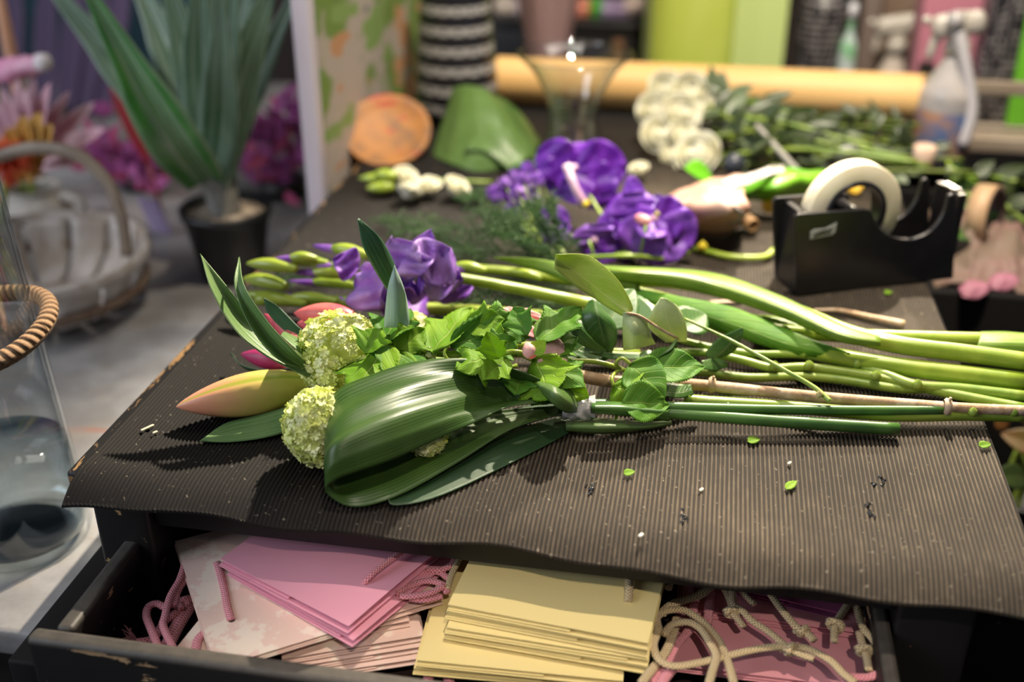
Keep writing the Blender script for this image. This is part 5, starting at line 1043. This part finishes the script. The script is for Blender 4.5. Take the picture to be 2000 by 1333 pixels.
boxthing('lime_box', 1984, 2080, 1.79, 1.05, .08, LIMEC, 'bright lime green box cut by the picture edge on the shelf')
# low bench behind with bag, bottles, cartons
BZ = .60
bn = thing('back_bench', (.4, 2.3, 0), 'dark low bench behind the work table carrying the green bag and bottles', 'bench')
mb = MB(); mb.box((-.44, 2.04, BZ - .03), (1.5, 2.7, BZ), 0, .003); mb.build('bench_top', BLK, bn); mb = MB(); mb.box((-.40, 2.08, 0), (1.46, 2.66, BZ - .0305)); mb.build('bench_body', BLK, bn, False)
# green carrier bag
gy = 2.10; gx0, gx1 = Y(1268, 130, gy).x, Y(1527, 130, gy).x
GB = mat('olive_lime_paper', (.52, .62, .10), .45, (.62, .70, .18), 5, (1, 1, .3), spec=.4); GBS = mat('lime_paper_light', (.60, .74, .28), .45)  # GBS: lighter reflection off the folds put into the paper colour
gbt = thing('green_bag', ((gx0 + gx1) / 2, gy, BZ), 'large lime green paper carrier bag standing behind the paper roll', 'bag')
fx = gx0 + (gx1 - gx0) * .62
mb = MB(); rows = [[V((gx0, gy, BZ + .001 + z)), V((gx0 + .05, gy - .006, BZ + .001 + z)), V((fx - .03, gy - .002, BZ + .001 + z)), V((fx, gy + .01, BZ + .001 + z))] for z in (0, .14, .28, .42)]; mb.grid(rows); mb.build('front_panel', GB, gbt, solid=.0008)
mb = MB(); rows = [[V((fx + .0006, gy + .01, BZ + .001 + z)), V(((fx + gx1) / 2, gy - .006, BZ + .001 + z)), V((gx1, gy + .004, BZ + .001 + z))] for z in (0, .14, .28, .42)]; mb.grid(rows); mb.build('side_panel', GBS, gbt, False, solid=.0008)
mb = MB(); rows = [[V((gx1, gy + .005, BZ + .001 + z)), V((gx1 - .01, gy + .07, BZ + .001 + z)), V((gx1 - .02, gy + .14, BZ + .001 + z)), V((gx0 + .02, gy + .14, BZ + .001 + z)), V((gx0 - .018, gy + .06, BZ + .001 + z)), V((gx0 - .0005, gy + .001, BZ + .001 + z))] for z in (0, .2, .42)]; mb.grid(rows); mb.build('back_panel', GBS, gbt, False, solid=.0008)
def bottle(name, px, y, r, ztop, m, lab, capm, cat='bottle'):
    c = Y(px, 90, y); c = V((c.x, y, BZ)); t = thing(name, c, lab, cat); h = ztop - BZ
    mb = MB(); mb.lathe([(.0001, .001), (r * .95, .001), (r, .006)] + smoothprof([(r, .01), (r, h * .72), (r * .8, h * .84), (r * .4, h * .92), (r * .38, h)], 16) + [(.0001, h)], c, 28); mb.build('bottle_body', m, t)
    mb = MB(); mb.lathe([(.0001, h + .0005), (r * .45, h + .0005), (r * .45, h + .03), (.0001, h + .032)], c, 20); mb.build('cap', capm, t)
bottle('dark_bottle', 1600, 2.16, .045, .92, TXT, 'dark bottle with grey small print next to the green bag', BLK)
bottle('dark_bottle', 1640, 2.20, .026, .92, mat('black_gloss', (.012, .012, .014), .2), 'slim black bottle beside the green and white one', BLK)
bottle('green_bottle', 1657, 2.12, .016, .84, mat('green_white', (.08, .42, .10), .3, (.6, .62, .7), 22), 'small green and white bottle between the dark bottle and carton', mat('white_cap', (.7, .7, .75), .4))
boxthing('brown_carton', 1668, 1705, 2.20, 1.02, .15, mat('taupe_card', (.20, .15, .13), .7), 'narrow taupe carton to the right of the dark bottles', 'carton', BZ + .001)
boxthing('brown_carton', 1707, 1790, 2.16, .93, .12, mat('brown_card', (.14, .085, .055), .7, (.2, .14, .10), 8), 'wide brown carton behind the end of the paper roll', 'carton', BZ + .001)
w2 = Y(1750, 90, 2.10); spray('spray_bottle', V((w2.x, 2.10, BZ + .001)), .29, 'blurred beige spray bottle in front of the brown carton', mat('beige_plastic', (.45, .38, .33), .4), mat('beige_label', (.40, .30, .26), .5))
# dark crate with flowers, mauve vase
cx0, cx1 = Y(962, 90, 2.30).x, Y(1252, 90, 2.30).x
ctz = Y(1100, 42, 2.30).z
cr8 = thing('black_crate', ((cx0 + cx1) / 2, 2.4, BZ), 'black wooden crate behind the glass vase with loose flower heads on top', 'crate')
mb = MB(); mb.box((cx0, 2.30, BZ + .0005), (cx1, 2.5, ctz - .0205), 0, .003); mb.build('crate_body', BLK, cr8)
mb = MB(); mb.box((cx0 - .004, 2.295, ctz - .02), (cx1 + .004, 2.505, ctz), 0, .003); mb.build('crate_rim', BW, cr8)
mb = MB(); mb.box((cx1 - .055, 2.285, BZ + .0005), (cx1 - .035, 2.2945, ctz - .03)); mb.build('corner_batten', mat('tan_batten', (.22, .11, .05), .6), cr8, False)
fh = 'flower heads on the black crate'
for k, (px, py, colr, lab) in enumerate(((985, 22, (.62, .55, .48), 'cream flower head at the patterned vase end of the crate'), (1020, 30, (.55, .48, .50), 'second pale flower head along the crate from the patterned vase'), (1142, 20, (.70, .14, .06), 'orange red flower head on the crate'), (1140, 36, (.75, .55, .45), 'peach flower head under the orange red one on the crate'), (1165, 15, (.08, .40, .04), 'bright green flower head on the crate'), (1185, 28, (.42, .34, .50), 'lilac grey flower head in the middle of the crate'), (1210, 26, (.36, .28, .42), 'dull violet flower head on the crate near the green bag'), (1240, 10, (.6, .5, .45), 'cream flower head on the crate beside the green bag'))):
    c = Y(px, py, 2.36); c.z = max(c.z, ctz + .016); t = thing('flower', c - V((0, 0, .016)), lab, 'flower', fh); o = WR.copy(); o.data = WR.data.copy(); o.data.materials[0] = mat('bloom_%s' % 'abcdefgh'[k], colr, .6); COL.objects.link(o); o.parent = t; o.location = (0, 0, .016); o.scale = (.8, .8, .8)
mv = Y(1068, 130, 2.12); mv = V((mv.x, 2.12, BZ)); mvt = thing('mauve_vase', mv, 'dusty mauve flared vase with darker flutes behind the glass vase', 'vase')
mz = Y(1068, 0, 2.12).z - BZ
MAUVE = mat('mauve_ceramic', (.34, .20, .21), .45, (.46, .30, .30), 8, (1, 1, .2))
mb = MB(); rows = []
for r, z in smoothprof([(.030, .001), (.032, .02), (.036, mz * .5), (.044, mz * .75), (.058, mz * 1.05), (.074, mz * 1.4)], 20) + smoothprof([(.071, mz * 1.4), (.054, mz * 1.05), (.038, mz * .7), (.02, mz * .6)], 12): rows.append([mv + V((math.cos(a) * r * (1 + .04 * math.cos(a * 10)), math.sin(a) * r * (1 + .04 * math.cos(a * 10)), z)) for a in [2 * math.pi * j / 60 for j in range(60)]])
mb.grid(rows, True); mb.build('vase_body', MAUVE, mvt)
mb = MB(); mb.lathe([(.0001, .0005), (.028, .0005), (.031, .004), (.029, .008)], mv, 30); mb.build('foot', MAUVE, mvt)

# ------------------------------------------------------------------ black crate at the right of the table, its cuttings
bxa = Y(1800, 568, 1.235); BX0, BZT = .262, bxa.z
bc = thing('black_bin', (.48, 1.25, 0), 'open black bin standing against the table by the tape dispenser', 'bin')
BINM = mat('bin_black', (.009, .008, .008), .8, spec=.15)
for nm, lo, hi in (('front_wall', (BX0, 1.235, .12), (.80, 1.25, BZT)), ('back_wall', (BX0, 1.585, .12), (.80, 1.60, BZT)), ('side_wall', (BX0, 1.2505, .12), (BX0 + .014, 1.5845, BZT)), ('side_wall', (.786, 1.2505, .12), (.80, 1.5845, BZT)), ('bin_bottom', (BX0 + .0145, 1.2505, .12), (.7855, 1.5845, .135))):
    mb = MB(); mb.box(lo, hi, 0, .003); mb.build(nm, BINM, bc)
for x in (BX0 + .01, .76):
    for y in (1.245, 1.56): mb = MB(); mb.box((x, y, 0), (x + .03, y + .03, .1195)); mb.build('leg', BLK, bc, False)
pw = thing('crumpled_paper', P(1920, 520, BZT), 'crumpled beige paper lying in the black bin behind the dispenser', 'paper')
crumple('sheet', [[V((BX0 + .018, 1.27, BZT - .02)), V((.34, 1.265, BZT - .005)), V((.42, 1.27, BZT - .03))], [V((BX0 + .018, 1.36, BZT + .01)), V((.34, 1.37, BZT + .045)), V((.43, 1.36, BZT))], [V((BX0 + .02, 1.50, BZT - .02)), V((.34, 1.50, BZT + .03)), V((.43, 1.5, BZT - .03))]], mat('beige_crumple', (.17, .12, .085), .65, (.22, .13, .11), 14), .016, 4)
DROSE = mat('dull_rose', (.36, .13, .19), .6)
for k, (px, py, lab) in enumerate(((1962, 545, 'pink petal at the corner of the black bin nearest the viewer'), (1940, 500, 'dusty pink petal on the crumpled paper in the bin'), (1905, 560, 'rosy petal at the bin front rim below the crumpled paper'))):
    c = P(px, py, BZT + .012); mb = MB(); leaf(mb, c - V((.015, 0, .008)), c + V((.016, .004, .003)), .024, (0, -.6, .8), .2, -.3, 'petal', 14, 9, seed=k, wav=.05); tag(mb.build('pink_petal', [DROSE], solid=.0006), lab, 'petal', 'petals in the black bin')
rg = thing('ribbon_roll', P(1925, 430, .76), 'tan ribbon roll standing on edge behind the tape dispenser', 'ribbon')
rc = Y(1925, 418, 1.36); mb = MB(); mb.lathe([(.034, -.012), (.036, -.012), (.036, .012), (.034, .012), (.034, -.012)], rc, 40, 0, (.85, -.5, .1)); mb.build('ribbon_band', mat('tan_ribbon', (.50, .32, .18), .5), rg)
mb = MB(); mb.lathe([(.029, -.013), (.0335, -.013), (.0335, .013), (.029, .013), (.029, -.013)], rc, 40, 0, (.85, -.5, .1)); mb.build('core', mat('dark_core', (.06, .035, .03), .6), rg)
for k, (pts, lab) in enumerate(((((1860, 350, .79), (1930, 345, .78), (2010, 360, .775)), 'dark leafy shoot leaving the picture above the bin'), (((1860, 330, .80), (1930, 375, .77), (2010, 440, .74)), 'drooping dark leafy shoot over the black bin'), (((1850, 315, .80), (1900, 400, .76), (1890, 470, .74)), 'yellow green shoot hanging behind the dispenser'))):
    t = thing('trailing_shoot', P(*pts[1]), lab, 'stem', 'shoots hanging over the bin'); pa = cr(L(*pts), 16); mb = MB(); mb.tube(pa, .0028, 7); mb.build('stem', [G_THIN if k < 2 else G_STEM], t)
    for j in range(8):
        q = pa[1 + j * 2 - (j > 6)]; mb = MB(); leaf(mb, q, q + V((bg.uniform(-.03, .05), bg.uniform(-.03, .02), bg.uniform(-.03, .02))), .022, (0, -.6, .8), .1, .2, seed=j); mb.build('leaf', [DKG if k < 2 else G_ROSE], t, solid=.0004)
# autumn foliage low on the floor at the right edge
af = thing('autumn_plant', (.50, .95, 0), 'dim orange and green leafy plant below the table at the picture edge', 'plant')
ac = Y(1975, 850, 1.12); ax_, ay_ = ac.x + .03, 1.14; tz = ac.z - .04
mb = MB(); mb.lathe([(.0001, .0), (.085, .0), (.11, tz - .005), (.115, tz), (.105, tz), (.083, .02), (.0001, .02)], (ax_, ay_, 0), 28); mb.build('bucket', BLK, af)
AUT = leafmat('autumn_leaf', (.16, .06, .01), (.12, .08, .01), (.2, .11, .02), 'pinnate', 6, .5, .1)
for k in range(22):
    q = V((ax_ + bg.gauss(-.01, .045), ay_ + bg.gauss(-.02, .04), tz + bg.uniform(-.02, .06))); mb = MB(); leaf(mb, q, q + V((bg.uniform(-.04, .04), bg.uniform(-.04, .01), bg.uniform(-.02, .03))), .03, (0, -.7, .7), .1, .2, seed=k); mb.build('leaf', [AUT if k % 3 == 0 else DKG], af, solid=.0004)
for k in range(5): mb = MB(); mb.tube(cr([V((ax_, ay_, .02)), V((ax_ + bg.gauss(0, .02), ay_, tz * .7)), V((ax_ + bg.gauss(0, .03), ay_, tz + .03))], 10), .003, 6); mb.build('stem', [G_THIN], af)

# ------------------------------------------------------------------ left side: glass cylinder with water and rope
vy = .727; vx = Y(152, 990, vy).x - .060; vc = V((vx, vy, GC))
gvz = thing('water_vase', vc, 'tall clear glass cylinder vase half filled with water, rope round it', 'vase')
VH = .34; rr_ = lambda z: .060 - .012 * z / .26
po = [(.0001, .0), (.052, .0), (.058, .003)] + [(rr_(z), z) for z in [.008 + (VH - .008) * i / 14 for i in range(15)]]
pi_ = [(rr_(z) - .003, z) for z in [VH - (VH - .012) * i / 14 for i in range(15)]] + [(.050, .0105), (.0001, .010)]
mb = MB(); mb.lathe(po + [(rr_(VH) - .0015, VH + .0015)] + pi_, vc, 64); mb.build('glass_body', [GL], gvz)
wz = Y(112, 885, vy).z - GC
mb = MB(); mb.lathe([(.0001, .0097), (.0497, .0099), (rr_(.014) - .0027, .014)] + [(rr_(z) - .0027, z) for z in [.02 + (wz - .02) * i / 6 for i in range(7)]] + [(.0001, wz)], vc, 64); mb.build('water', [glassmat('water', (.84, .90, .93), .03, (.42, .52, .58), .10)], gvz)
zr = Y(92, 652, vy).z; ROPE = None
rm, nt, bs, out = newmat('jute_rope'); u, v = uvxy(nt); s1 = M(nt, 'SINE', M(nt, 'ADD', M(nt, 'MULTIPLY', u, 12.56), M(nt, 'MULTIPLY', v, 900)))
nz = noise(nt, coords(nt), 500, 3); setin(nt, bs.inputs['Base Color'], mix(nt, smooth(nt, s1, -1.0, .1), (.17, .09, .045), mix(nt, nz, (.28, .165, .085), (.44, .28, .155)))); bs.inputs['Roughness'].default_value = .8; bump(nt, bs, M(nt, 'ADD', s1, M(nt, 'MULTIPLY', nz, .6)), .8, .0015)
rr = Y(96, 655, vy).x - .0 - vx - .0075
off = max(0, (rr - rr_(zr - GC) - .0078) / 2); rr -= off
ring = [V((vx + off + rr * math.cos(a), vy + rr * math.sin(a), zr + .004 * math.sin(a * 2 + .6) + .006 * math.sin(a))) for a in [2 * math.pi * j / 60 for j in range(61)]]
mb = MB(); mb.tube(ring, .0075, 14, caps=False); mb.build('rope', [rm], gvz)
# trug basket
tc = P(70, 500, .705); tcx, tcy = tc.x, tc.y; tr = P(284, 472, .705); TRR = math.hypot(tr.x - tcx, tr.y - tcy)
tg = thing('trug_basket', (tcx, tcy, GC), 'round whitewashed wooden slat basket with a bent hoop handle', 'basket')
WW = mat('whitewashed_slat', (.33, .27, .22), .65, (.56, .52, .50), 16, (1, 1, .5), bmp=.2); BR = mat('brown_hoop', (.16, .10, .07), .6, (.24, .17, .12), 20)
zb_, zt_ = GC + .006, .705
def bowlpt(a, v): r = TRR * (.50 + .50 * math.sin(v * 1.45) ** .9); return V((tcx + r * math.cos(a), tcy + r * math.sin(a), zb_ + (zt_ - zb_) * (1 - math.cos(v * 1.5)) / (1 - math.cos(1.5))))
NS = 14
for k in range(NS):
    a0, a1 = 2 * math.pi * (k + .06) / NS, 2 * math.pi * (k + .94) / NS; mb = MB(); mb.grid([[bowlpt(a0 + (a1 - a0) * j / 5, i / 9) for j in range(6)] for i in range(10)]); mb.build('slat', [WW], tg, solid=.004)
mb = MB(); mb.lathe([(.0001, 0), (TRR * .50, 0), (TRR * .53, .004), (TRR * .50, .0085), (.0001, .0085)], (tcx, tcy, GC + .0005), 36); mb.build('basket_base', [WW], tg)
for z, rs2, w in ((.705, 1.02, .008), (.668, .975, .006)):
    mb = MB(); ring = [V((tcx + TRR * rs2 * math.cos(a), tcy + TRR * rs2 * math.sin(a), z)) for a in [2 * math.pi * j / 60 for j in range(61)]]; mb.tube(ring, .0042, 8, caps=False, flat=w / .0042 / .9, upv=(0, 0, 1)); mb.build('rim_hoop', [BR if z < .7 else WW], tg)
hh = [Y(248, 500, tcy), Y(236, 420, tcy + .01), Y(205, 350, tcy + .02), Y(150, 303, tcy + .02), Y(90, 290, tcy + .02), Y(30, 296, tcy + .02), Y(-40, 330, tcy + .01), Y(-90, 420, tcy), Y(-110, 500, tcy)]
mb = MB(); mb.tube(cr(hh, 50), .0052, 8, flat=1.6); mb.build('handle', [mat('handle_wood', (.20, .15, .11), .5, (.30, .24, .18), 14)], tg)
# jug with bright flowers
jy = 1.40; jx = Y(76, 440, jy).x; jz = GC; jt = Y(76, 365, jy).z
jg = thing('white_jug', (jx, jy, jz), 'chalky whitewashed jug behind the basket holding the bright flowers', 'jug')
JM = mat('chalk_ceramic', (.46, .42, .37), .7, (.58, .54, .49), 18)
hj = jt - jz; mb = MB(); mb.lathe([(.0001, .001), (.035, .001)] + smoothprof([(.042, .006), (.053, hj * .35), (.050, hj * .65), (.038, hj * .88), (.040, hj)], 20) + smoothprof([(.036, hj), (.034, hj * .88), (.044, hj * .6)], 10), (jx, jy, jz), 36); mb.build('jug_body', [JM], jg)
mb = MB(); mb.tube(cr([V((jx + .044, jy, jz + hj * .85)), V((jx + .075, jy, jz + hj * .75)), V((jx + .072, jy, jz + hj * .45)), V((jx + .052, jy, jz + hj * .32))], 16), .006, 8); mb.build('jug_handle', [JM], jg)
pr_t = thing('pink_protea', Y(60, 330, 1.36), 'large pink artificial flower with long pointed petals and an orange heart', 'flower')
PPET = mat('dusty_pink_petal', (.74, .42, .50), .55, (.80, .55, .60), 18, transl=.15); OPET = mat('amber_petal', (.62, .30, .05), .55, (.72, .42, .10), 20, transl=.2)
for k, (tx, ty, w) in enumerate(((8, 165, .024), (40, 150, .024), (72, 146, .026), (108, 160, .026), (145, 178, .024), (193, 202, .026), (215, 255, .026), (185, 305, .026), (-20, 190, .026), (60, 170, .022), (125, 215, .028), (150, 265, .028))):
    mb = MB(); leaf(mb, Y(58, 320, 1.34), Y(tx, ty, 1.30 + .02 * (k % 3)), w * 1.25, (0, -.8, .7), -.05, .3, 'lance', 16, 7, seed=k); mb.build('petal', [PPET], pr_t, solid=.0006)
for k, (tx, ty) in enumerate(((20, 250), (48, 228), (78, 222), (100, 245), (60, 240), (5, 270), (90, 275))):
    mb = MB(); leaf(mb, Y(52, 350, 1.285), Y(tx, ty, 1.27), .034, (0, -1, .4), .02, .4, 'petal', 12, 7, seed=k); mb.build('inner_petal', [OPET], pr_t, solid=.0006)
mb = MB(); mb.tube([Y(56, 330, 1.37), Y(66, 380, 1.38), V((jx, jy, jz + hj * .6))], .004, 7); mb.build('stem', [G_THIN], pr_t)
rp = thing('red_pincushion', Y(15, 330, 1.28), 'spiky red flower in front of the orange heart at the picture edge', 'flower')
mb = MB(); c = Y(14, 318, 1.24)
for k in range(260):
    d = V((bg.gauss(0, 1), bg.gauss(0, 1), bg.gauss(.3, 1))).normalized(); mb.tube([c, c + d * bg.uniform(.026, .036)], [.0012, .0009], 4)
h = mb.build('spikes', [mat('scarlet', (.70, .05, .02), .5, (.8, .16, .04), 60)], rp); h['kind'] = 'stuff'
mb = MB(); mb.tube(cr([c, Y(8, 400, 1.25), Y(3, 470, 1.25)], 8), .004, 7); mb.build('stem', [G_STEM], rp)
pbt = thing('pink_bottlebrush', Y(40, 130, 1.33), 'bright pink flower spike with a white tip above the pink petals', 'flower')
mb = MB(); pa = cr([Y(-30, 145, 1.33), Y(30, 135, 1.33), Y(80, 123, 1.33)], 14); mb.tube(pa, [.016, .0165, .017, .0165, .016, .0155, .015, .015, .0145, .014, .0135, .013, .012, .010], 12)
for i, v in enumerate(mb.v): mb.v[i] = v + V((mnoise.noise(v * 90), mnoise.noise(v * 90 + V((5, 0, 0))), mnoise.noise(v * 90 + V((0, 5, 0))))) * .006
mb.build('spike', [mat('hot_pink', (.75, .30, .48), .6, (.82, .45, .58), 50)], pbt)
mb = MB(); mb.lathe([(.0001, -.012), (.010, -.009), (.013, 0), (.009, .010), (.0001, .012)], Y(84, 122, 1.325), 16); mb.build('white_tip', [mat('white_tuft', (.80, .72, .74), .7)], pbt)
mb = MB(); mb.tube(cr([Y(-10, 150, 1.335), Y(10, 250, 1.39), V((jx - .01, jy, jz + hj * .7))], 10), .003, 7); mb.build('stem', [G_THIN], pbt)
cy_ = 1.52; cdx = Y(20, 100, cy_).x; cd_ = thing('peach_candle', (cdx, cy_, GC), 'tall peach taper candle behind the pink spike at the picture edge', 'candle')
mb = MB(); mb.lathe([(.0001, .012), (.0135, .012), (.009, .26), (.006, .38), (.0001, .385)], (cdx, cy_, GC), 20); mb.build('wax', [mat('peach_wax', (.78, .40, .24), .45)], cd_)
mb = MB(); mb.lathe([(.0001, .0005), (.03, .0005), (.03, .006), (.016, .011), (.0001, .0115)], (cdx, cy_, GC), 24); mb.build('holder', [BR], cd_)
# potted agave
py_ = 1.305; pc_ = V((Y(458, 545, py_).x, py_, GC)); pzt = Y(435, 402, py_).z - GC
ag = thing('potted_agave', pc_, 'artificial agave with long glossy striped leaves in a black plastic pot', 'plant')
mb = MB(); mb.lathe([(.0001, .001), (.040, .001), (.042, .005), (.056, pzt - .012), (.060, pzt - .011), (.061, pzt), (.056, pzt), (.053, pzt - .012), (.0001, pzt - .016)], pc_, 44); mb.build('pot', [mat('pot_black', (.010, .010, .011), .42)], ag)
mb = MB(); mb.lathe([(.0001, pzt - .006), (.03, pzt - .007), (.052, pzt - .0115)], pc_, 30); mb.build('soil', [mat('pale_gravel', (.22, .17, .13), .9, (.5, .4, .3), 90, None, .5, .6, .5)], ag)
tk = pc_ + V((0, 0, pzt)); mb = MB(); mb.tube(cr([tk - V((0, 0, .012)), tk + V((-.004, 0, .03)), tk + V((-.004, 0, .06))], 10), [.022, .021, .021, .022, .023, .024, .023, .02, .016, .01], 14); mb.build('trunk', [mat('grey_stalk', (.20, .19, .17), .7, (.3, .3, .27), 40)], ag)
AG = leafmat('agave_leaf', (.075, .15, .08), (.11, .20, .115), (.30, .38, .30), 'parallel', 4, .28, .1, .22, spec=.6, mid=.03)
AG2 = leafmat('agave_leaf_front', (.04, .20, .03), (.07, .28, .05), (.36, .45, .34), 'parallel', 3, .25, .1, .2, spec=.6, mid=.03)
ab = tk + V((-.004, 0, .04))
for k, (mx, my, tx, ty, yy, w, mm) in enumerate(((325, 235, 150, -60, 1.16, .072, AG2), (270, 170, 60, -70, 1.36, .055, AG), (385, 150, 300, -120, 1.33, .054, AG), (400, 140, 390, -140, 1.26, .054, AG), (440, 150, 470, -140, 1.24, .054, AG), (475, 160, 560, -120, 1.30, .054, AG), (460, 130, 500, -160, 1.38, .054, AG), (420, 120, 420, -160, 1.40, .054, AG), (350, 140, 230, -120, 1.42, .054, AG), (500, 170, 610, -90, 1.36, .036, AG), (440, 200, 430, -60, 1.20, .054, AG))):
    mid_ = Y(mx, my, (py_ + yy) / 2 - (.0 if k else .03)); tip_ = Y(tx, ty, yy); mb = MB(); leaf(mb, ab + V(((mx - 420) * .00009, (yy - py_) * .1, 0)), tip_, w, (0, -1, .5), 0, .42, 'blade', 30, 9, mids=[mid_], seed=k); mb.build('leaf', [mm], ag, solid=.002)
# purple dyed foliage, reeds and card behind the pot
PF = leafmat('purple_leaf', (.32, .05, .24), (.44, .09, .30), (.50, .16, .38), 'pinnate', 6, .5, .15); PF2 = leafmat('berry_leaf', (.46, .06, .17), (.56, .10, .22), (.5, .12, .2), 'pinnate', 6, .5, .15)
def bush(lab, cx, cy, sx, sy, yy, n, seed):
    t = thing('purple_foliage', V((Y(cx, cy, yy).x, yy, GC)), lab, 'foliage', 'dyed purple foliage behind the agave pot'); r2 = random.Random(seed); base = V((Y(cx, cy, yy).x, yy, GC + .012)); proto = None
    for k in range(n):
        q = Y(cx + r2.gauss(0, sx), cy + r2.gauss(0, sy), yy + r2.uniform(-.06, .06)); q.z = max(q.z, GC + .02)
        mb = MB(); d = (q - base); d = V((d.x * .6 + r2.uniform(-.03, .03), r2.uniform(-.03, .01), r2.uniform(-.02, .05))); tp_ = q + d.normalized() * r2.uniform(.03, .055); tp_.z = max(tp_.z, GC + .018); leaf(mb, q, tp_, r2.uniform(.014, .026), (0, -1, .4), .1, .2, 'ovate', 8, 5, seed=k); mb.build('leaf', [PF if k % 3 else PF2], t, solid=.0005)
    for k in range(8):
        q = Y(cx + r2.gauss(0, sx), cy + r2.gauss(0, sy) - 10, yy); mb = MB(); mb.tube(cr([base + V((r2.uniform(-.02, .02), 0, 0)), (base + q) * .5 + V((r2.uniform(-.02, .02), 0, .02)), q], 10), .0022, 6); mb.build('stem', [PF], t)
    mb = MB(); mb.lathe([(.0001, .0005), (.035, .0005), (.038, .03), (.034, .03), (.0001, .012)], (base.x, yy, GC), 20); mb.build('base_pot', [BLK], t)
bush('bunch of dyed purple foliage between basket and agave pot', 275, 330, 46, 52, 1.62, 95, 3)
bush('bunch of dyed purple foliage on the panel side of the agave pot', 545, 290, 42, 52, 1.62, 95, 8)
rd_ = thing('red_leaf', Y(240, 240, 1.5), 'single dark red leaf blade behind the big agave leaf', 'leaf')
mb = MB(); leaf(mb, Y(290, 320, 1.5), Y(205, 130, 1.5), .024, (0, -1, .3), .05, .2, 'lance', 18, 7); mb.build('blade', [mat('crimson', (.36, .02, .03), .5)], rd_, solid=.0006)
mb = MB(); e = Y(290, 320, 1.5); mb.tube([e, V((e.x + .01, e.y, GC + .001))], .003, 6); mb.build('stem', [mat('crimson_stem', (.25, .03, .03), .5)], rd_)
ml = 'mauve reeds against the teal wall'
for k, (px, tx, lab) in enumerate(((48, 30, 'mauve reed nearest the peach candle'), (110, 95, 'mauve reed second from the peach candle'), (150, 160, 'mauve reed in the middle of the row'), (180, 215, 'mauve reed beside the agave leaves'), (215, 260, 'mauve reed half behind the big agave leaf'))):
    a, e = Y(px, 330, 1.98), Y(tx, -120, 2.02); a.z = GC + .001; t = thing('mauve_reed', a, lab, 'reed', ml); mb = MB(); leaf(mb, a, e, .05, (0, -1, .2), .02, .25, 'blade', 24, 5, seed=k); mb.build('blade', [mat('mauve_reed', (.075, .045, .10), .7, (.12, .07, .14), 9, (2, 1, .2))], t, solid=.001)
    mb = MB(); mb.lathe([(.0001, 0), (.014, 0), (.010, .02), (.0001, .022)], a, 12); mb.build('foot', [BLK], t)
mb = MB(); a = Y(305, 440, 1.42); mb.obox(V((a.x, 1.42, GC + .032)), V((.95, -.3, 0)), V((-.1, -.3, .95)).normalized(), V((.3, .95, .3)).normalized(), (.020, .031, .0012), 0, .0008); tag(mb.build('lilac_card', mat('lilac_card', (.46, .36, .58), .6)), 'small lilac card leaning behind the basket rim', 'card')

# ------------------------------------------------------------------ clippings on the mat
cl = 'green leaf clippings on the mat'
for k, (px, py, s, lab) in enumerate(((1218, 926, .006, 'tiny green leaf clipping below the taped stalks'), (1460, 863, .007, 'green leaf clipping below the end of the dark stalks'), (1535, 956, .006, 'small upright green leaf clipping in the open front of the mat'), (1240, 830, .011, 'torn leaf scrap hanging under the taped stalk'), (1912, 872, .007, 'dull torn clipping near the mat edge under the stem ends'), (1727, 573, .006, 'blurred leaf scrap in front of the dispenser'))):
    c = P(px, py, MT + .0022); mb = MB(); leaf(mb, c, c + V((s * 1.4, s * (.6 if k != 2 else 2.0), .0012)), s * 1.1, (0, -.3, 1), .1, .2, 'ovate', 10, 7, .1, seed=k); tag(mb.build('leaf_clipping', [G_VIB], solid=.0003), lab, 'leaf', cl)
for k, (px, py, lab) in enumerate(((1252, 1046, 'yellow white crumb near the front edge of the mat'), (1542, 905, 'pale crumb behind the upright leaf clipping'), (1370, 957, 'tiny pale crumb left of the upright leaf clipping'), (288, 836, 'flat cream scrap on the mat by the lily bud'), (303, 845, 'small cream flake beside the flat cream scrap'), (1528, 729, 'tiny green bud dropped between the rose stems'))):
    c = P(px, py, MT + .0018); mb = MB(); mb.obox(c, V((.5, .85, 0)), V((-.85, .5, 0)), UPZ, (.0022 if k != 3 else .006, .0012, .0008), 0, .001); tag(mb.build('crumb', [G_STEM if k == 5 else WHITEP]), lab, 'crumb')
rw = random.Random(4); mb = MB()
for k in range(300):
    q = P(rw.uniform(200, 1900), rw.uniform(600, 1090), MT); 
    if not (-.44 < q.x < .22 and .625 < q.y < 1.2): continue
    s = rw.uniform(.00015, .0004); q.z += s * .5; mb.lathe([(.0001, -s), (s, 0), (.0001, s * .8)], q, 4)
tag(mb.build('crumbs', WHITEP), 'fine pale crumbs and dust scattered over the ribbed mat', 'crumbs', kind='stuff')
WATER = mat('wet_drop', (.012, .011, .010), .05, spec=1.0)
for k, (px, py, lab) in enumerate(((1148, 951, 'wet drop by the leaf shadow on the mat'), (1336, 1012, 'wet drop near the front of the mat'), (1700, 1000, 'wet spot in the open part of the mat'), (1722, 942, 'streak of water drops on the mat towards the table edge'))):
    t = thing('water_drop', P(px, py, MT), lab, 'water drop', 'water drops on the mat')
    for j in range(6):
        q = P(px + rw.gauss(0, 9 if k == 3 else 5), py + rw.gauss(0, 5 if k == 3 else 8), MT + .0002); s = rw.uniform(.0010, .0022); mb = MB(); mb.lathe([(s, 0), (s * .8, s * .35), (s * .4, s * .55), (.0001, s * .6)], q, 10); mb.build('drop', [WATER], t)
